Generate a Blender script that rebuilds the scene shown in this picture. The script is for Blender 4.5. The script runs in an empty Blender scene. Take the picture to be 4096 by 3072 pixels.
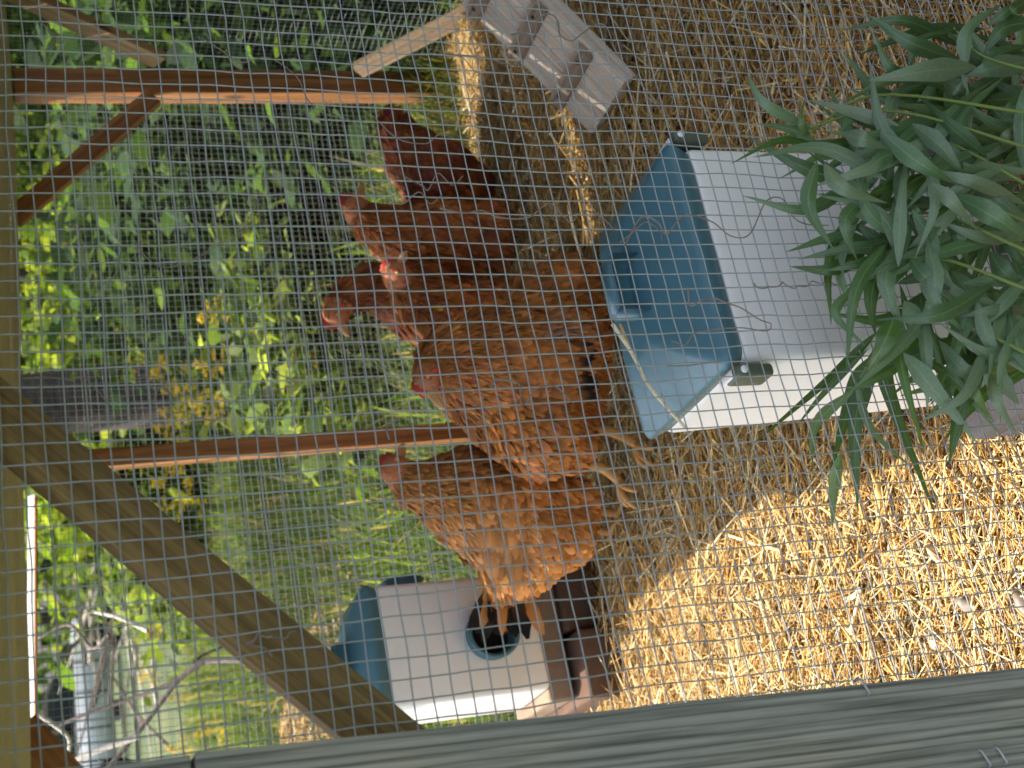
import bpy, bmesh, math, random
import numpy as np
from mathutils import Vector, Matrix
from mathutils.bvhtree import BVHTree

random.seed(7)
RNG = np.random.default_rng(11)
SC = bpy.context.scene
COL = SC.collection

# ------------------------------------------------------------------ camera
H0 = 0.95                                   # eye height over the run floor
MW = np.array([[0.90904, -0.18121, 0.37523],
               [-0.41487, -0.30944, 0.85564],
               [-0.03894, -0.93349, -0.35648]])   # columns: picture right, picture down, view direction
KF = (4096 / 2212) / 5417.22
cam_d = bpy.data.cameras.new('camera')
cam = bpy.data.objects.new('camera', cam_d)
COL.objects.link(cam)
cam_d.sensor_fit = 'HORIZONTAL'
cam_d.sensor_width = 36.0
cam_d.lens = 5417.22 / 4096 * 36
cam_d.clip_start = 0.02
cam_d.clip_end = 400
ax, ay, az = Vector(MW[:, 1]), Vector(MW[:, 0]), Vector(-MW[:, 2])
cam.matrix_world = Matrix(((ax.x, ay.x, az.x, 0), (ax.y, ay.y, az.y, 0), (ax.z, ay.z, az.z, H0), (0, 0, 0, 1)))
cam_d.dof.use_dof = True
cam_d.dof.focus_distance = 1.19
cam_d.dof.aperture_fstop = 12.5
SC.camera = cam

# ------------------------------------------------------------------ light
S = Vector((-0.30, 0.40, 1.0)).normalized()      # towards the sun
world = bpy.data.worlds.new('World')
SC.world = world
world.use_nodes = True
wn = world.node_tree
sky = wn.nodes.new('ShaderNodeTexSky')
sky.sky_type = 'NISHITA'
sky.sun_disc = False
sky.sun_elevation = math.asin(S.z)
sky.sun_rotation = math.atan2(S.x, S.y)
sky.air_density = 0.7
sky.dust_density = 3.5
sky.ozone_density = 1.0
wn.nodes['Background'].inputs[1].default_value = 0.15
hs_ = wn.nodes.new('ShaderNodeHueSaturation')      # sky desaturated to act as a white balance
hs_.inputs['Saturation'].default_value = .55
wn.links.new(sky.outputs[0], hs_.inputs['Color'])
wn.links.new(hs_.outputs[0], wn.nodes['Background'].inputs[0])
sun_d = bpy.data.lights.new('sun', 'SUN')
sun_d.energy = 3.7
sun_d.angle = math.radians(0.5)
sun_d.color = (1.0, 0.93, 0.82)
sun = bpy.data.objects.new('sun', sun_d)
COL.objects.link(sun)
sun.rotation_euler = S.to_track_quat('Z', 'Y').to_euler()
sun.location = (0, 0, 8)
SC.view_settings.view_transform = 'Standard'
SC.view_settings.look = 'None'
SC.view_settings.exposure = 1.68
SC.view_settings.gamma = 1.0
SC.view_settings.use_curve_mapping = False
SC.cycles.max_bounces = 8
SC.cycles.diffuse_bounces = 5
SC.cycles.transparent_max_bounces = 8
SC.cycles.use_denoising = True

# ------------------------------------------------------------------ helpers
def ray(ix, iy):
    """direction of a point of the photograph (measured on a 2212 x 1659 copy)"""
    return MW @ np.array([(1659 - iy) * KF - 1536 / 5417.22, ix * KF - 2048 / 5417.22, 1.0])

def atY(ix, iy, Y):
    d = ray(ix, iy); p = d * (Y / d[1]); p[2] += H0
    return Vector(p)

def atX(ix, iy, X):
    d = ray(ix, iy); p = d * (X / d[0]); p[2] += H0
    return Vector(p)

def unit(ix, iy, Y):
    """metres per picture unit there"""
    return KF * Y / ray(ix, iy)[1]

def sstep(a, b, x):
    t = np.clip((np.asarray(x, float) - a) / (b - a), 0, 1)
    return t * t * (3 - 2 * t)

def vnoise(x, y, seed=0):
    """cheap smooth 2-D noise in -1..1"""
    x = np.asarray(x, float); y = np.asarray(y, float)
    xi = np.floor(x).astype(np.int64); yi = np.floor(y).astype(np.int64)
    fx = x - xi; fy = y - yi
    fx = fx * fx * (3 - 2 * fx); fy = fy * fy * (3 - 2 * fy)
    def h(a, b):
        n = (a * 374761393 + b * 668265263 + seed * 1442695041) & 0xffffffff
        n = ((n ^ (n >> 13)) * 1274126177) & 0xffffffff
        return ((n ^ (n >> 16)) & 0xffff) / 32767.5 - 1
    return (h(xi, yi) * (1 - fx) + h(xi + 1, yi) * fx) * (1 - fy) + (h(xi, yi + 1) * (1 - fx) + h(xi + 1, yi + 1) * fx) * fy

def link(o, parent=None):
    COL.objects.link(o)
    if parent is not None:
        o.parent = parent
        o.matrix_parent_inverse = Matrix.Identity(4)
    return o

def tag(o, label=None, cat=None, group=None, kind=None):
    if label: o['label'] = label
    if cat: o['category'] = cat
    if group: o['group'] = group
    if kind: o['kind'] = kind
    return o

def empty(name, loc=(0, 0, 0), label=None, cat=None, group=None):
    o = bpy.data.objects.new(name, None)
    o.empty_display_size = 0.05
    o.location = loc
    link(o)
    return tag(o, label, cat, group)

def wparent(o, p):
    """parent, keeping coordinates that were given in world space (parent has only a location)"""
    o.parent = p
    o.matrix_parent_inverse = Matrix.Translation(-Vector(p.location))
    return o

def raw_mesh(name, V, F, mat, col=None, uv=None, smooth=False):
    """V (n,3) floats, F (m,k) ints of one polygon size"""
    V = np.ascontiguousarray(V, np.float32); F = np.ascontiguousarray(F, np.int32)
    me = bpy.data.meshes.new(name)
    me.vertices.add(len(V)); me.vertices.foreach_set('co', V.ravel())
    m, k = F.shape
    me.loops.add(m * k); me.loops.foreach_set('vertex_index', F.ravel())
    me.polygons.add(m); me.polygons.foreach_set('loop_start', np.arange(0, m * k, k, dtype=np.int32))
    me.update(calc_edges=True)
    if smooth:
        me.polygons.foreach_set('use_smooth', np.ones(m, bool))
    if col is not None:
        a = me.color_attributes.new('Col', 'FLOAT_COLOR', 'POINT')
        c = np.ones((len(V), 4), np.float32); c[:, :3] = col
        a.data.foreach_set('color', c.ravel())
    if uv is not None:
        l = me.uv_layers.new(name='UVMap')
        l.data.foreach_set('uv', np.ascontiguousarray(uv[F.ravel()], np.float32).ravel())
    me.materials.append(mat)
    me.validate()
    return me

def raw_obj(name, V, F, mat, parent=None, **kw):
    o = bpy.data.objects.new(name, raw_mesh(name, V, F, mat, **kw))
    link(o)
    if parent is not None: wparent(o, parent)
    return o

def bm_obj(name, bm, mat, parent=None, smooth=False):
    me = bpy.data.meshes.new(name)
    bm.normal_update()
    bm.to_mesh(me); bm.free()
    if smooth:
        me.polygons.foreach_set('use_smooth', np.ones(len(me.polygons), bool))
    me.materials.append(mat)
    o = bpy.data.objects.new(name, me)
    link(o)
    if parent is not None: wparent(o, parent)
    return o

def instances(T, F, pos, rot, scl):
    """template T (t,3), faces F, placed m times: rot (m,3,3), scl (m,3)"""
    m, t = len(pos), len(T)
    P = T[None, :, :] * scl[:, None, :]
    P = np.einsum('mij,mtj->mti', rot, P) + pos[:, None, :]
    FF = F[None] + (np.arange(m) * t)[:, None, None]
    return P.reshape(-1, 3), FF.reshape(-1, F.shape[1])

def basis(xv, up, twist=None):
    """(m,3,3) with columns x = xv, z near up"""
    x = xv / (np.linalg.norm(xv, axis=1, keepdims=True) + 1e-9)
    y = np.cross(up, x); y /= (np.linalg.norm(y, axis=1, keepdims=True) + 1e-9)
    z = np.cross(x, y)
    if twist is not None:
        c, s = np.cos(twist)[:, None], np.sin(twist)[:, None]
        y, z = y * c + z * s, z * c - y * s
    return np.stack([x, y, z], 2)

def tube_np(pts, rad, sides=6, close=True):
    pts = np.asarray(pts, float); n = len(pts)
    rad = np.broadcast_to(np.asarray(rad, float), (n,))
    tg = np.gradient(pts, axis=0); tg /= np.linalg.norm(tg, axis=1, keepdims=True) + 1e-12
    ref = np.array([0.0, 0, 1]) if abs(tg[0][2]) < .85 else np.array([1.0, 0, 0])
    V = []
    for i in range(n):
        u = np.cross(ref, tg[i]); u /= np.linalg.norm(u) + 1e-12
        w = np.cross(tg[i], u); ref = w
        for k in range(sides):
            a = 2 * math.pi * k / sides
            V.append(pts[i] + rad[i] * (math.cos(a) * u + math.sin(a) * w))
    F = []
    for i in range(n - 1):
        for k in range(sides):
            k2 = (k + 1) % sides
            F.append((i * sides + k, i * sides + k2, (i + 1) * sides + k2, (i + 1) * sides + k))
    return np.array(V), np.array(F, int)

def merge(parts):
    V, F, o = [], [], 0
    for v, f in parts:
        V.append(v); F.append(f + o); o += len(v)
    return np.concatenate(V), np.concatenate(F)

def crom(P, n):
    """Catmull-Rom through the rows of P"""
    P = np.asarray(P, float)
    Q = np.vstack([2 * P[0] - P[1], P, 2 * P[-1] - P[-2]])
    t = np.linspace(0, len(P) - 1 - 1e-9, n)
    i = t.astype(int); f = (t - i)[:, None]
    a, b, c, d = Q[i], Q[i + 1], Q[i + 2], Q[i + 3]
    return .5 * (2 * b + (c - a) * f + (2 * a - 5 * b + 4 * c - d) * f ** 2 + (3 * b - a - 3 * c + d) * f ** 3)

# ------------------------------------------------------------------ materials
def mat_new(name):
    m = bpy.data.materials.new(name)
    m.use_nodes = True
    nt = m.node_tree
    return m, nt, nt.nodes['Principled BSDF']

def N(nt, typ, **kw):
    n = nt.nodes.new(typ)
    for k, v in kw.items():
        if k.startswith('_'): setattr(n, k[1:], v)
        else: n.inputs[k].default_value = v
    return n

def ramp(nt, fac, stops):
    r = nt.nodes.new('ShaderNodeValToRGB')
    el = r.color_ramp.elements
    while len(el) < len(stops): el.new(0.5)
    for e, (p, c) in zip(el, stops):
        e.position = p; e.color = (*c, 1)
    nt.links.new(fac, r.inputs[0])
    return r.outputs[0]

def mixc(nt, a, b, fac, mode='MIX'):
    n = nt.nodes.new('ShaderNodeMix'); n.data_type = 'RGBA'; n.blend_type = mode
    for s, v in ((n.inputs[0], fac), (n.inputs[6], a), (n.inputs[7], b)):
        if hasattr(v, 'links'): nt.links.new(v, s)
        elif isinstance(v, (int, float)): s.default_value = v
        else: s.default_value = (*v, 1)
    return n.outputs[2]

def bump(nt, h, bsdf, strength=.4, dist=.002):
    b = N(nt, 'ShaderNodeBump', Strength=strength, Distance=dist)
    nt.links.new(h, b.inputs['Height']); nt.links.new(b.outputs[0], bsdf.inputs['Normal'])

def coords(nt, scale=(1, 1, 1), out='Object'):
    t = nt.nodes.new('ShaderNodeTexCoord'); mp = nt.nodes.new('ShaderNodeMapping')
    mp.inputs['Scale'].default_value = scale
    nt.links.new(t.outputs[out], mp.inputs[0])
    return mp.outputs[0]

def noise(nt, vec, scale, detail=4, rough=.55, dist=0.0):
    n = N(nt, 'ShaderNodeTexNoise', Scale=scale, Detail=detail, Roughness=rough, Distortion=dist)
    nt.links.new(vec, n.inputs['Vector'])
    return n.outputs['Fac']

def wood(name, dark, mid, light, rough=.75, fine=1.0, bstr=.5, knots=True):
    m, nt, b = mat_new(name)
    v = coords(nt, (1.6, 34, 34))
    g = noise(nt, v, 1.6 * fine, 6, .62, .6)
    v2 = coords(nt, (9, 260, 260))
    g2 = noise(nt, v2, 1.0 * fine, 3, .6)
    c = ramp(nt, g, [(.30, dark), (.50, mid), (.68, light)])
    c2 = ramp(nt, g2, [(.35, (.62, .6, .58)), (.62, (1.08, 1.06, 1.04))])
    c = mixc(nt, c, c2, .75, 'MULTIPLY')
    big = noise(nt, coords(nt, (3, 9, 9)), 1.0, 3)
    c = mixc(nt, c, ramp(nt, big, [(.3, (.72, .72, .74)), (.7, (1.12, 1.1, 1.06))]), .7, 'MULTIPLY')
    if knots:
        vo = N(nt, 'ShaderNodeTexVoronoi', Scale=1.0); nt.links.new(coords(nt, (5.5, 17, 17)), vo.inputs['Vector'])
        c = mixc(nt, tuple(x * .45 for x in dark), c, ramp(nt, vo.outputs['Distance'], [(.06, (0, 0, 0)), (.16, (1, 1, 1))]))
    nt.links.new(c, b.inputs['Base Color'])
    b.inputs['Roughness'].default_value = rough
    ad = N(nt, 'ShaderNodeMath', _operation='ADD')
    nt.links.new(g, ad.inputs[0]); nt.links.new(g2, ad.inputs[1])
    bump(nt, ad.outputs[0], b, bstr, .0016)
    return m

def grain_post(name):
    """silver-grey weathered softwood with raised growth-ring ridges along X"""
    m, nt, b = mat_new(name)
    v = coords(nt, (.55, 1, 1))
    dist = noise(nt, coords(nt, (2.2, 7, 7)), 1.0, 3, .5)
    w = N(nt, 'ShaderNodeTexWave', Scale=52.0, Distortion=3.2, Detail=4.0)
    w.inputs['Detail Scale'].default_value = 1.3
    w.wave_type = 'BANDS'; w.bands_direction = 'Z'; w.wave_profile = 'SAW'
    mp = N(nt, 'ShaderNodeMapping'); mp.inputs['Scale'].default_value = (.09, 1, 1); mp.inputs['Rotation'].default_value = (0, math.radians(2.5), 0)
    t = nt.nodes.new('ShaderNodeTexCoord'); nt.links.new(t.outputs['Object'], mp.inputs[0])
    nt.links.new(mp.outputs[0], w.inputs['Vector'])
    fine = noise(nt, coords(nt, (7, 330, 330)), 1.0, 4, .6)
    blot = noise(nt, coords(nt, (6, 18, 18)), 1.0, 4, .6)
    c = ramp(nt, w.outputs['Fac'], [(.0, (.08, .079, .071)), (.20, (.19, .187, .166)), (.7, (.25, .246, .220)), (1, (.16, .157, .14))])
    c = mixc(nt, c, ramp(nt, fine, [(.38, (.55, .55, .55)), (.58, (1.15, 1.15, 1.13))]), .9, 'MULTIPLY')
    c = mixc(nt, c, ramp(nt, blot, [(.3, (.8, .84, .84)), (.5, (1, 1, 1)), (.72, (1.12, 1.04, .9))]), .8, 'MULTIPLY')
    crack = noise(nt, coords(nt, (1.6, 75, 75)), 1.0, 2, .5)
    c = mixc(nt, c, (.012, .012, .012), ramp(nt, crack, [(.72, (0, 0, 0)), (.755, (1, 1, 1))]))
    nt.links.new(c, b.inputs['Base Color']); b.inputs['Roughness'].default_value = .82
    ad = N(nt, 'ShaderNodeMath', _operation='ADD')
    nt.links.new(w.outputs['Fac'], ad.inputs[0]); nt.links.new(fine, ad.inputs[1])
    bump(nt, ad.outputs[0], b, .55, .0014)
    return m

def plastic(name, col, rough=.38, dirt=(.75, .7, .62), spec=.5, amount=.35):
    m, nt, b = mat_new(name)
    n = noise(nt, coords(nt, (1, 1, 1)), 26, 6, .62)
    n2 = noise(nt, coords(nt, (1, 1, 1)), 240, 2)
    n3 = noise(nt, coords(nt, (1, 1, 1)), 75, 5, .7, .8)
    c = mixc(nt, col, tuple(c * d for c, d in zip(col, dirt)), ramp(nt, n, [(.42, (0, 0, 0)), (.66, (amount,) * 3)]))
    c = mixc(nt, c, (.42, .43, .42), ramp(nt, n3, [(.665, (0, 0, 0)), (.70, (amount * .7,) * 3)]))
    nt.links.new(c, b.inputs['Base Color'])
    b.inputs['Specular IOR Level'].default_value = spec
    r = ramp(nt, n, [(.3, (rough * .8,) * 3), (.7, (rough * 1.35,) * 3)])
    nt.links.new(r, b.inputs['Roughness'])
    bump(nt, n2, b, .12, .0004)
    return m

def leafy(name, use_attr=True, base=(.06, .12, .025), trans=.5, rough=.5, midrib=False, spec=.3):
    m, nt, b = mat_new(name)
    if use_attr:
        a = nt.nodes.new('ShaderNodeVertexColor'); a.layer_name = 'Col'; c = a.outputs[0]
    else:
        r = nt.nodes.new('ShaderNodeRGB'); r.outputs[0].default_value = (*base, 1); c = r.outputs[0]
    if midrib:
        u = nt.nodes.new('ShaderNodeUVMap'); sx = nt.nodes.new('ShaderNodeSeparateXYZ')
        nt.links.new(u.outputs[0], sx.inputs[0])
        s = N(nt, 'ShaderNodeMath', _operation='SUBTRACT'); nt.links.new(sx.outputs[0], s.inputs[0]); s.inputs[1].default_value = .5
        ab = N(nt, 'ShaderNodeMath', _operation='ABSOLUTE'); nt.links.new(s.outputs[0], ab.inputs[0])
        rib = ramp(nt, ab.outputs[0], [(.0, (.7, .7, .7)), (.018, (.35, .35, .35)), (.04, (0, 0, 0))])
        mp = N(nt, 'ShaderNodeMapping'); mp.inputs['Scale'].default_value = (9, 26, 1)
        nt.links.new(u.outputs[0], mp.inputs[0])
        mot = noise(nt, mp.outputs[0], 1.0, 4, .6)
        c = mixc(nt, c, ramp(nt, mot, [(.3, (.72, .76, .72)), (.7, (1.2, 1.16, 1.1))]), .8, 'MULTIPLY')
        mp2 = N(nt, 'ShaderNodeMapping'); mp2.inputs['Scale'].default_value = (2, 5, 1)
        nt.links.new(u.outputs[0], mp2.inputs[0])
        pw = noise(nt, mp2.outputs[0], 1.0, 3, .5)
        c = mixc(nt, c, (.17, .23, .14), ramp(nt, pw, [(.52, (0, 0, 0)), (.74, (.35, .35, .35))]))
        c = mixc(nt, c, (.22, .30, .10), rib)
        bump(nt, mot, b, .25, .0006)
    nt.links.new(c, b.inputs['Base Color'])
    b.inputs['Roughness'].default_value = rough
    b.inputs['Specular IOR Level'].default_value = spec
    tr = nt.nodes.new('ShaderNodeBsdfTranslucent')
    tc = mixc(nt, c, (1.5, 1.35, .55), 1.0, 'MULTIPLY')
    nt.links.new(tc, tr.inputs[0])
    mx = nt.nodes.new('ShaderNodeMixShader'); mx.inputs[0].default_value = trans
    nt.links.new(b.outputs[0], mx.inputs[1]); nt.links.new(tr.outputs[0], mx.inputs[2])
    nt.links.new(mx.outputs[0], nt.nodes['Material Output'].inputs[0])
    return m

def attr_mat(name, rough=.7, spec=.3, var=.25, scale=60, trans=0.0):
    m, nt, b = mat_new(name)
    a = nt.nodes.new('ShaderNodeVertexColor'); a.layer_name = 'Col'
    n = noise(nt, coords(nt), scale, 4)
    c = mixc(nt, a.outputs[0], ramp(nt, n, [(.3, (1 - var,) * 3), (.7, (1 + var,) * 3)]), 1.0, 'MULTIPLY')
    nt.links.new(c, b.inputs['Base Color'])
    b.inputs['Roughness'].default_value = rough
    b.inputs['Specular IOR Level'].default_value = spec
    if trans:
        tr = nt.nodes.new('ShaderNodeBsdfTranslucent'); nt.links.new(c, tr.inputs[0])
        mx = nt.nodes.new('ShaderNodeMixShader'); mx.inputs[0].default_value = trans
        nt.links.new(b.outputs[0], mx.inputs[1]); nt.links.new(tr.outputs[0], mx.inputs[2])
        nt.links.new(mx.outputs[0], nt.nodes['Material Output'].inputs[0])
    return m

def plain(name, col, rough=.6, metal=0.0, spec=.4, var=.2, scale=40, bstr=.15):
    m, nt, b = mat_new(name)
    n = noise(nt, coords(nt), scale, 5, .6)
    c = mixc(nt, tuple(x * (1 - var) for x in col), tuple(min(1, x * (1 + var)) for x in col), n)
    nt.links.new(c, b.inputs['Base Color'])
    b.inputs['Roughness'].default_value = rough; b.inputs['Metallic'].default_value = metal
    b.inputs['Specular IOR Level'].default_value = spec
    bump(nt, n, b, bstr, .001)
    return m

M = {}
M['post'] = grain_post('weathered_grey_wood')
M['brace'] = wood('rough_treated_wood', (.12, .072, .022), (.20, .125, .042), (.29, .195, .075), .85, 1.6, .7, False)
M['cedar'] = wood('red_cedar', (.20, .075, .022), (.36, .155, .05), (.50, .25, .095), .6)
M['tan'] = wood('tan_lumber', (.24, .15, .07), (.38, .26, .14), (.5, .37, .22), .7)
M['dull'] = wood('dull_lumber', (.17, .115, .065), (.28, .20, .125), (.38, .29, .19), .75)
M['ramp'] = wood('worn_grey_plank', (.34, .275, .205), (.56, .475, .385), (.68, .60, .51), .8, 1.0, .4)
M['cleat'] = wood('worn_brown_cleat', (.16, .11, .08), (.30, .225, .165), (.42, .33, .25), .8, 1.3, .5, False)
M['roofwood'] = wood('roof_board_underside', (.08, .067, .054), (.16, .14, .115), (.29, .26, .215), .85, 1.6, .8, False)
M['wire'] = plain('galvanised_wire', (.31, .335, .345), .45, .35, .5, .35, 90)
M['wirefar'] = plain('galvanised_wire_aged', (.26, .27, .26), .5, .25, .5, .3, 90)
M['wireroof'] = plain('dusty_wire', (.50, .46, .34), .7, .1, .3, .3, 90)
M['teal'] = plastic('teal_plastic', (.058, .150, .195), .36)
M['cream'] = plastic('off_white_plastic', (.74, .72, .70), .42, (.86, .8, .72), .45, .22)
M['latch'] = plastic('sage_plastic', (.085, .10, .07), .5)
M['pin'] = plain('white_pin', (.75, .76, .76), .4)
M['black'] = plain('painted_hollow_shade', (.008, .008, .009), .9, 0, .1)  # near-black stands for the shade inside holes and hollows
M['conc'] = plain('grey_concrete', (.125, .115, .108), .92, 0, .2, .28, 55, .8)
M['brick'] = plain('brown_paver', (.105, .062, .042), .9, 0, .2, .3, 60, .7)
M['brick2'] = plain('pale_dusty_paver', (.23, .165, .115), .92, 0, .2, .3, 60, .7)
M['earth'] = plain('earth', (.16, .10, .045), .95, 0, .1, .35, 14, .6)
M['straw'] = attr_mat('straw', .5, .4, .18, 300, .25)
M['feather'] = attr_mat('feather', .62, .25, .12, 500, .12)
M['skin'] = attr_mat('bird_skin', .6, .25, .2, 900)
M['comb'] = plain('red_comb', (.45, .045, .026), .5, 0, .4, .3, 400, .5)
M['beak'] = plain('horn_beak', (.52, .28, .12), .4, 0, .5, .25, 300)
M['leg'] = plain('yellow_leg', (.38, .19, .05), .55, 0, .4, .3, 500, .6)
M['iris'] = plain('amber_eye', (.55, .26, .05), .15, 0, .6, .1, 200, 0)
M['pupil'] = plain('black_pupil', (.005, .005, .005), .1, 0, .7, 0, 20, 0)
M['leaf'] = leafy('goldenrod_leaf', True, trans=.20, rough=.42, midrib=True, spec=.55)
M['stem'] = plain('green_stem', (.12, .17, .035), .5, 0, .4, .3, 60)
M['foliage'] = leafy('foliage', True, trans=.58, rough=.6, spec=.12)
M['flower'] = attr_mat('yellow_flower', .6, .2, .2, 200, .4)
M['bark'] = wood('tree_bark', (.022, .017, .013), (.06, .048, .04), (.115, .098, .085), .95, .7, 1.2, False)
M['twig'] = plain('dead_twig', (.15, .12, .105), .9, 0, .2, .4, 80)
M['palebark'] = plain('pale_dead_limb', (.5, .45, .39), .9, 0, .2, .3, 80)
M['tendril'] = plain('dry_tendril', (.20, .165, .14), .75, 0, .2, .45, 160)
M['car'] = plain('shaded_white_car_paint', (.50, .545, .60), .25, 0, .6, .03, 20, 0)  # white paint greyed toward blue, shade put into the colour
M['glass'] = plain('dark_car_glass', (.02, .024, .035), .08, 0, .8, .1, 20, 0)
M['tyre'] = plain('tyre_rubber', (.02, .02, .021), .85)
M['rim'] = plain('wheel_rim', (.28, .28, .29), .35, .7)
M['rust'] = plain('rusty_white_metal', (.72, .70, .66), .6, 0, .4, .18, 14)
M['orange'] = plain('rust_edge', (.36, .16, .05), .8, 0, .2, .4, 60)

# ------------------------------------------------------------------ ground
def gz(X, Y):
    """outdoor ground height: level by the run, then falling gently away"""
    X = np.asarray(X, float); Y = np.asarray(Y, float)
    return -.035 - .05 * np.maximum(Y - 3.2, 0) + .04 * vnoise(X * .7, Y * .7, 3) * sstep(2.6, 5, Y) - .2 * sstep(30, 60, Y)

def sz(X, Y):
    """straw bed height inside the run"""
    X = np.asarray(X, float); Y = np.asarray(Y, float)
    z = .012 + .026 * sstep(1.0, 1.7, Y) + .012 * vnoise(X * 5, Y * 5, 1) + .006 * vnoise(X * 13, Y * 13, 2)
    z = z - .01 * sstep(.75, .9, X) * sstep(1.7, 1.8, Y) * (1 - sstep(1.95, 2.1, Y))
    return z

def grid_obj(name, x0, x1, y0, y1, nx, ny, fz, mat, pw=1.0):
    xs = np.linspace(0, 1, nx); ys = np.linspace(0, 1, ny) ** pw
    X, Y = np.meshgrid(x0 + (x1 - x0) * xs, y0 + (y1 - y0) * ys)
    V = np.stack([X.ravel(), Y.ravel(), fz(X, Y).ravel()], 1)
    i = np.arange((nx - 1) * (ny - 1)); a = (i // (nx - 1)) * nx + i % (nx - 1)
    return raw_obj(name, V, np.stack([a, a + 1, a + nx + 1, a + nx], 1), mat, smooth=True)

mg, nt, b = mat_new('meadow_ground')
n1 = noise(nt, coords(nt), 1.2, 6, .65); n2 = noise(nt, coords(nt), 14, 5, .7)
c = ramp(nt, n1, [(.34, (.016, .032, .006)), (.5, (.038, .066, .012)), (.70, (.10, .09, .03))])
c = mixc(nt, c, ramp(nt, n2, [(.3, (.55, .55, .55)), (.7, (1.3, 1.25, 1.1))]), .9, 'MULTIPLY')
nt.links.new(c, b.inputs['Base Color']); b.inputs['Roughness'].default_value = .95
M['meadow'] = mg
g = grid_obj('ground', -60, 130, -8, 190, 190, 240, gz, M['meadow'], 2.2)
tag(g, kind='structure')
g = grid_obj('earth_floor', .0, 1.80, .60, 2.36, 60, 60, lambda X, Y: sz(X, Y) - .012, M['earth'])
tag(g, kind='structure')

# ------------------------------------------------------------------ lumber
def beam(name, a, b, w, h, mat, parent=None, nrm=(0, -1, 0), bevel=.0015, off=0.0):
    """board from a to b; w across, in the plane facing nrm; h thick along -nrm, its face at a..b"""
    a, b = Vector(a), Vector(b)
    L = (b - a).length; x = (b - a).normalized()
    n = Vector(nrm); n = (n - x * n.dot(x)).normalized()
    z = x.cross(n) if False else n.cross(x)
    bm = bmesh.new()
    bmesh.ops.create_cube(bm, size=1)
    for v in bm.verts:
        v.co = Vector((v.co.x * L, v.co.y * h, v.co.z * w))
    if bevel:
        bmesh.ops.bevel(bm, geom=list(bm.edges), offset=bevel, segments=2, affect='EDGES', profile=.6)
    me = bpy.data.meshes.new(name); bm.to_mesh(me); bm.free()
    me.materials.append(mat)
    o = bpy.data.objects.new(name, me); link(o)
    c = (a + b) / 2 - n * (h / 2) + z * off
    o.matrix_world = Matrix(((x.x, n.x, z.x, c.x), (x.y, n.y, z.y, c.y), (x.z, n.z, z.z, c.z), (0, 0, 0, 1)))
    if parent is not None:
        mw = o.matrix_world.copy(); o.parent = parent
        o.matrix_parent_inverse = Matrix.Translation(-Vector(parent.location)); o.matrix_world = mw
        o.matrix_basis = mw
    return o

# near left post: a weathered board whose inner edge runs down the picture
e0, e1 = atY(415, 1626, .762), atY(2260, 1436, .762)
dirp = (e1 - e0).normalized()
pw = .089
post = empty('fence_post', (e1.x - pw / 2, .78, 0), 'broad silver-grey weathered post in front of the wire, its grain raised', 'post')
off = Vector((-pw / 2, 0, 0))
beam('board', e0 + off, e0 + off + dirp * 1.02, pw, .038, M['post'], post)
rail = beam('top_rail', atY(411, 1626, .764) + Vector((-.06, 0, 0)), atY(411, 1626, .764) + Vector((-.06, 0, .45)), .118, .036, M['post'])
tag(rail, 'grey end of a short upper board butted on top of the weathered post', 'board')
def staple_bm(p, w=.010, r=.0009):
    pts = [p + Vector((0, .004, 0)), p + Vector((0, -.0025, 0)), p + Vector((w * .3, -.004, w * .2)), p + Vector((w, -.0025, w * .4)), p + Vector((w, .004, w * .4))]
    return tube_np(crom([tuple(q) for q in pts], 12), r, 5)
for (ix, iy) in ((2135, 1655), (2170, 1649), (1874, 1500)):
    q = atY(ix, iy, .7620)
    V, F = staple_bm(q)
    raw_obj('staple', V, F, M['wire'], post, smooth=True)

# diagonal furring strip behind the wire
a, b_ = atY(-60, 845, .806), atY(900, 1642, .806)
br = beam('diagonal_brace', a, b_, .037, .015, M['brace'], None)
tag(br, 'brown rough-sawn strip running diagonally from the grey post behind the wire', 'brace')

# far frame
def far_post(name, top, bot, w, h, label, cat='post', mat='cedar', ground=-.1):
    d = (bot - top).normalized()
    bot2 = top + d * ((top.z - ground) / -d.z)
    top2 = top - d * .12 if top.z < .86 else top
    o = beam(name, top2, bot2, w, h, M[mat])
    return tag(o, label, cat)
p1 = empty('corner_post', (1.70, 2.30, 0), 'reddish two-board corner post meeting three slanted braces', 'post')
t1, b1 = atY(30, 182, 2.285), atY(900, 186, 2.285)
d1 = (b1 - t1).normalized(); b1 = t1 + d1 * ((t1.z + .05) / -d1.z)
beam('board', t1, b1, .036, .038, M['cedar'], p1)
beam('board', t1 + Vector((.031, .006, 0)), b1 + Vector((.031, .006, 0)), .026, .050, M['cedar'], p1)
far_post('middle_post', atY(160, 992, 2.285), atY(1010, 928, 2.285), .034, .024, 'thin leaning reddish post in the back wall behind the two nearest hens')
b = beam('corner_brace', atY(332, 205, 2.283), atY(28, 468, 2.283), .038, .018, M['cedar']); tag(b, 'reddish brace slanting up from the corner post across the back wall', 'brace')
b = beam('corner_brace', atX(345, 138, 1.700), atX(-40, -40, 1.700), .038, .020, M['tan'], None, (-1, 0, 0)); tag(b, 'tan brace slanting up from the corner post along the side wall', 'brace')
b = beam('corner_brace', atX(775, 160, 1.698), atX(1075, 5, 1.698), .036, .020, M['dull'], None, (-1, 0, 0)); tag(b, 'pale weathered brace slanting down from the corner post to the straw', 'brace')
b = beam('corner_brace', atY(60, 1600, 2.283) + Vector((.02, 0, .015)), atY(150, 1702, 2.283), .07, .018, M['cedar']); tag(b, 'orange brace peeping out beside the top of the grey post', 'brace')
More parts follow.
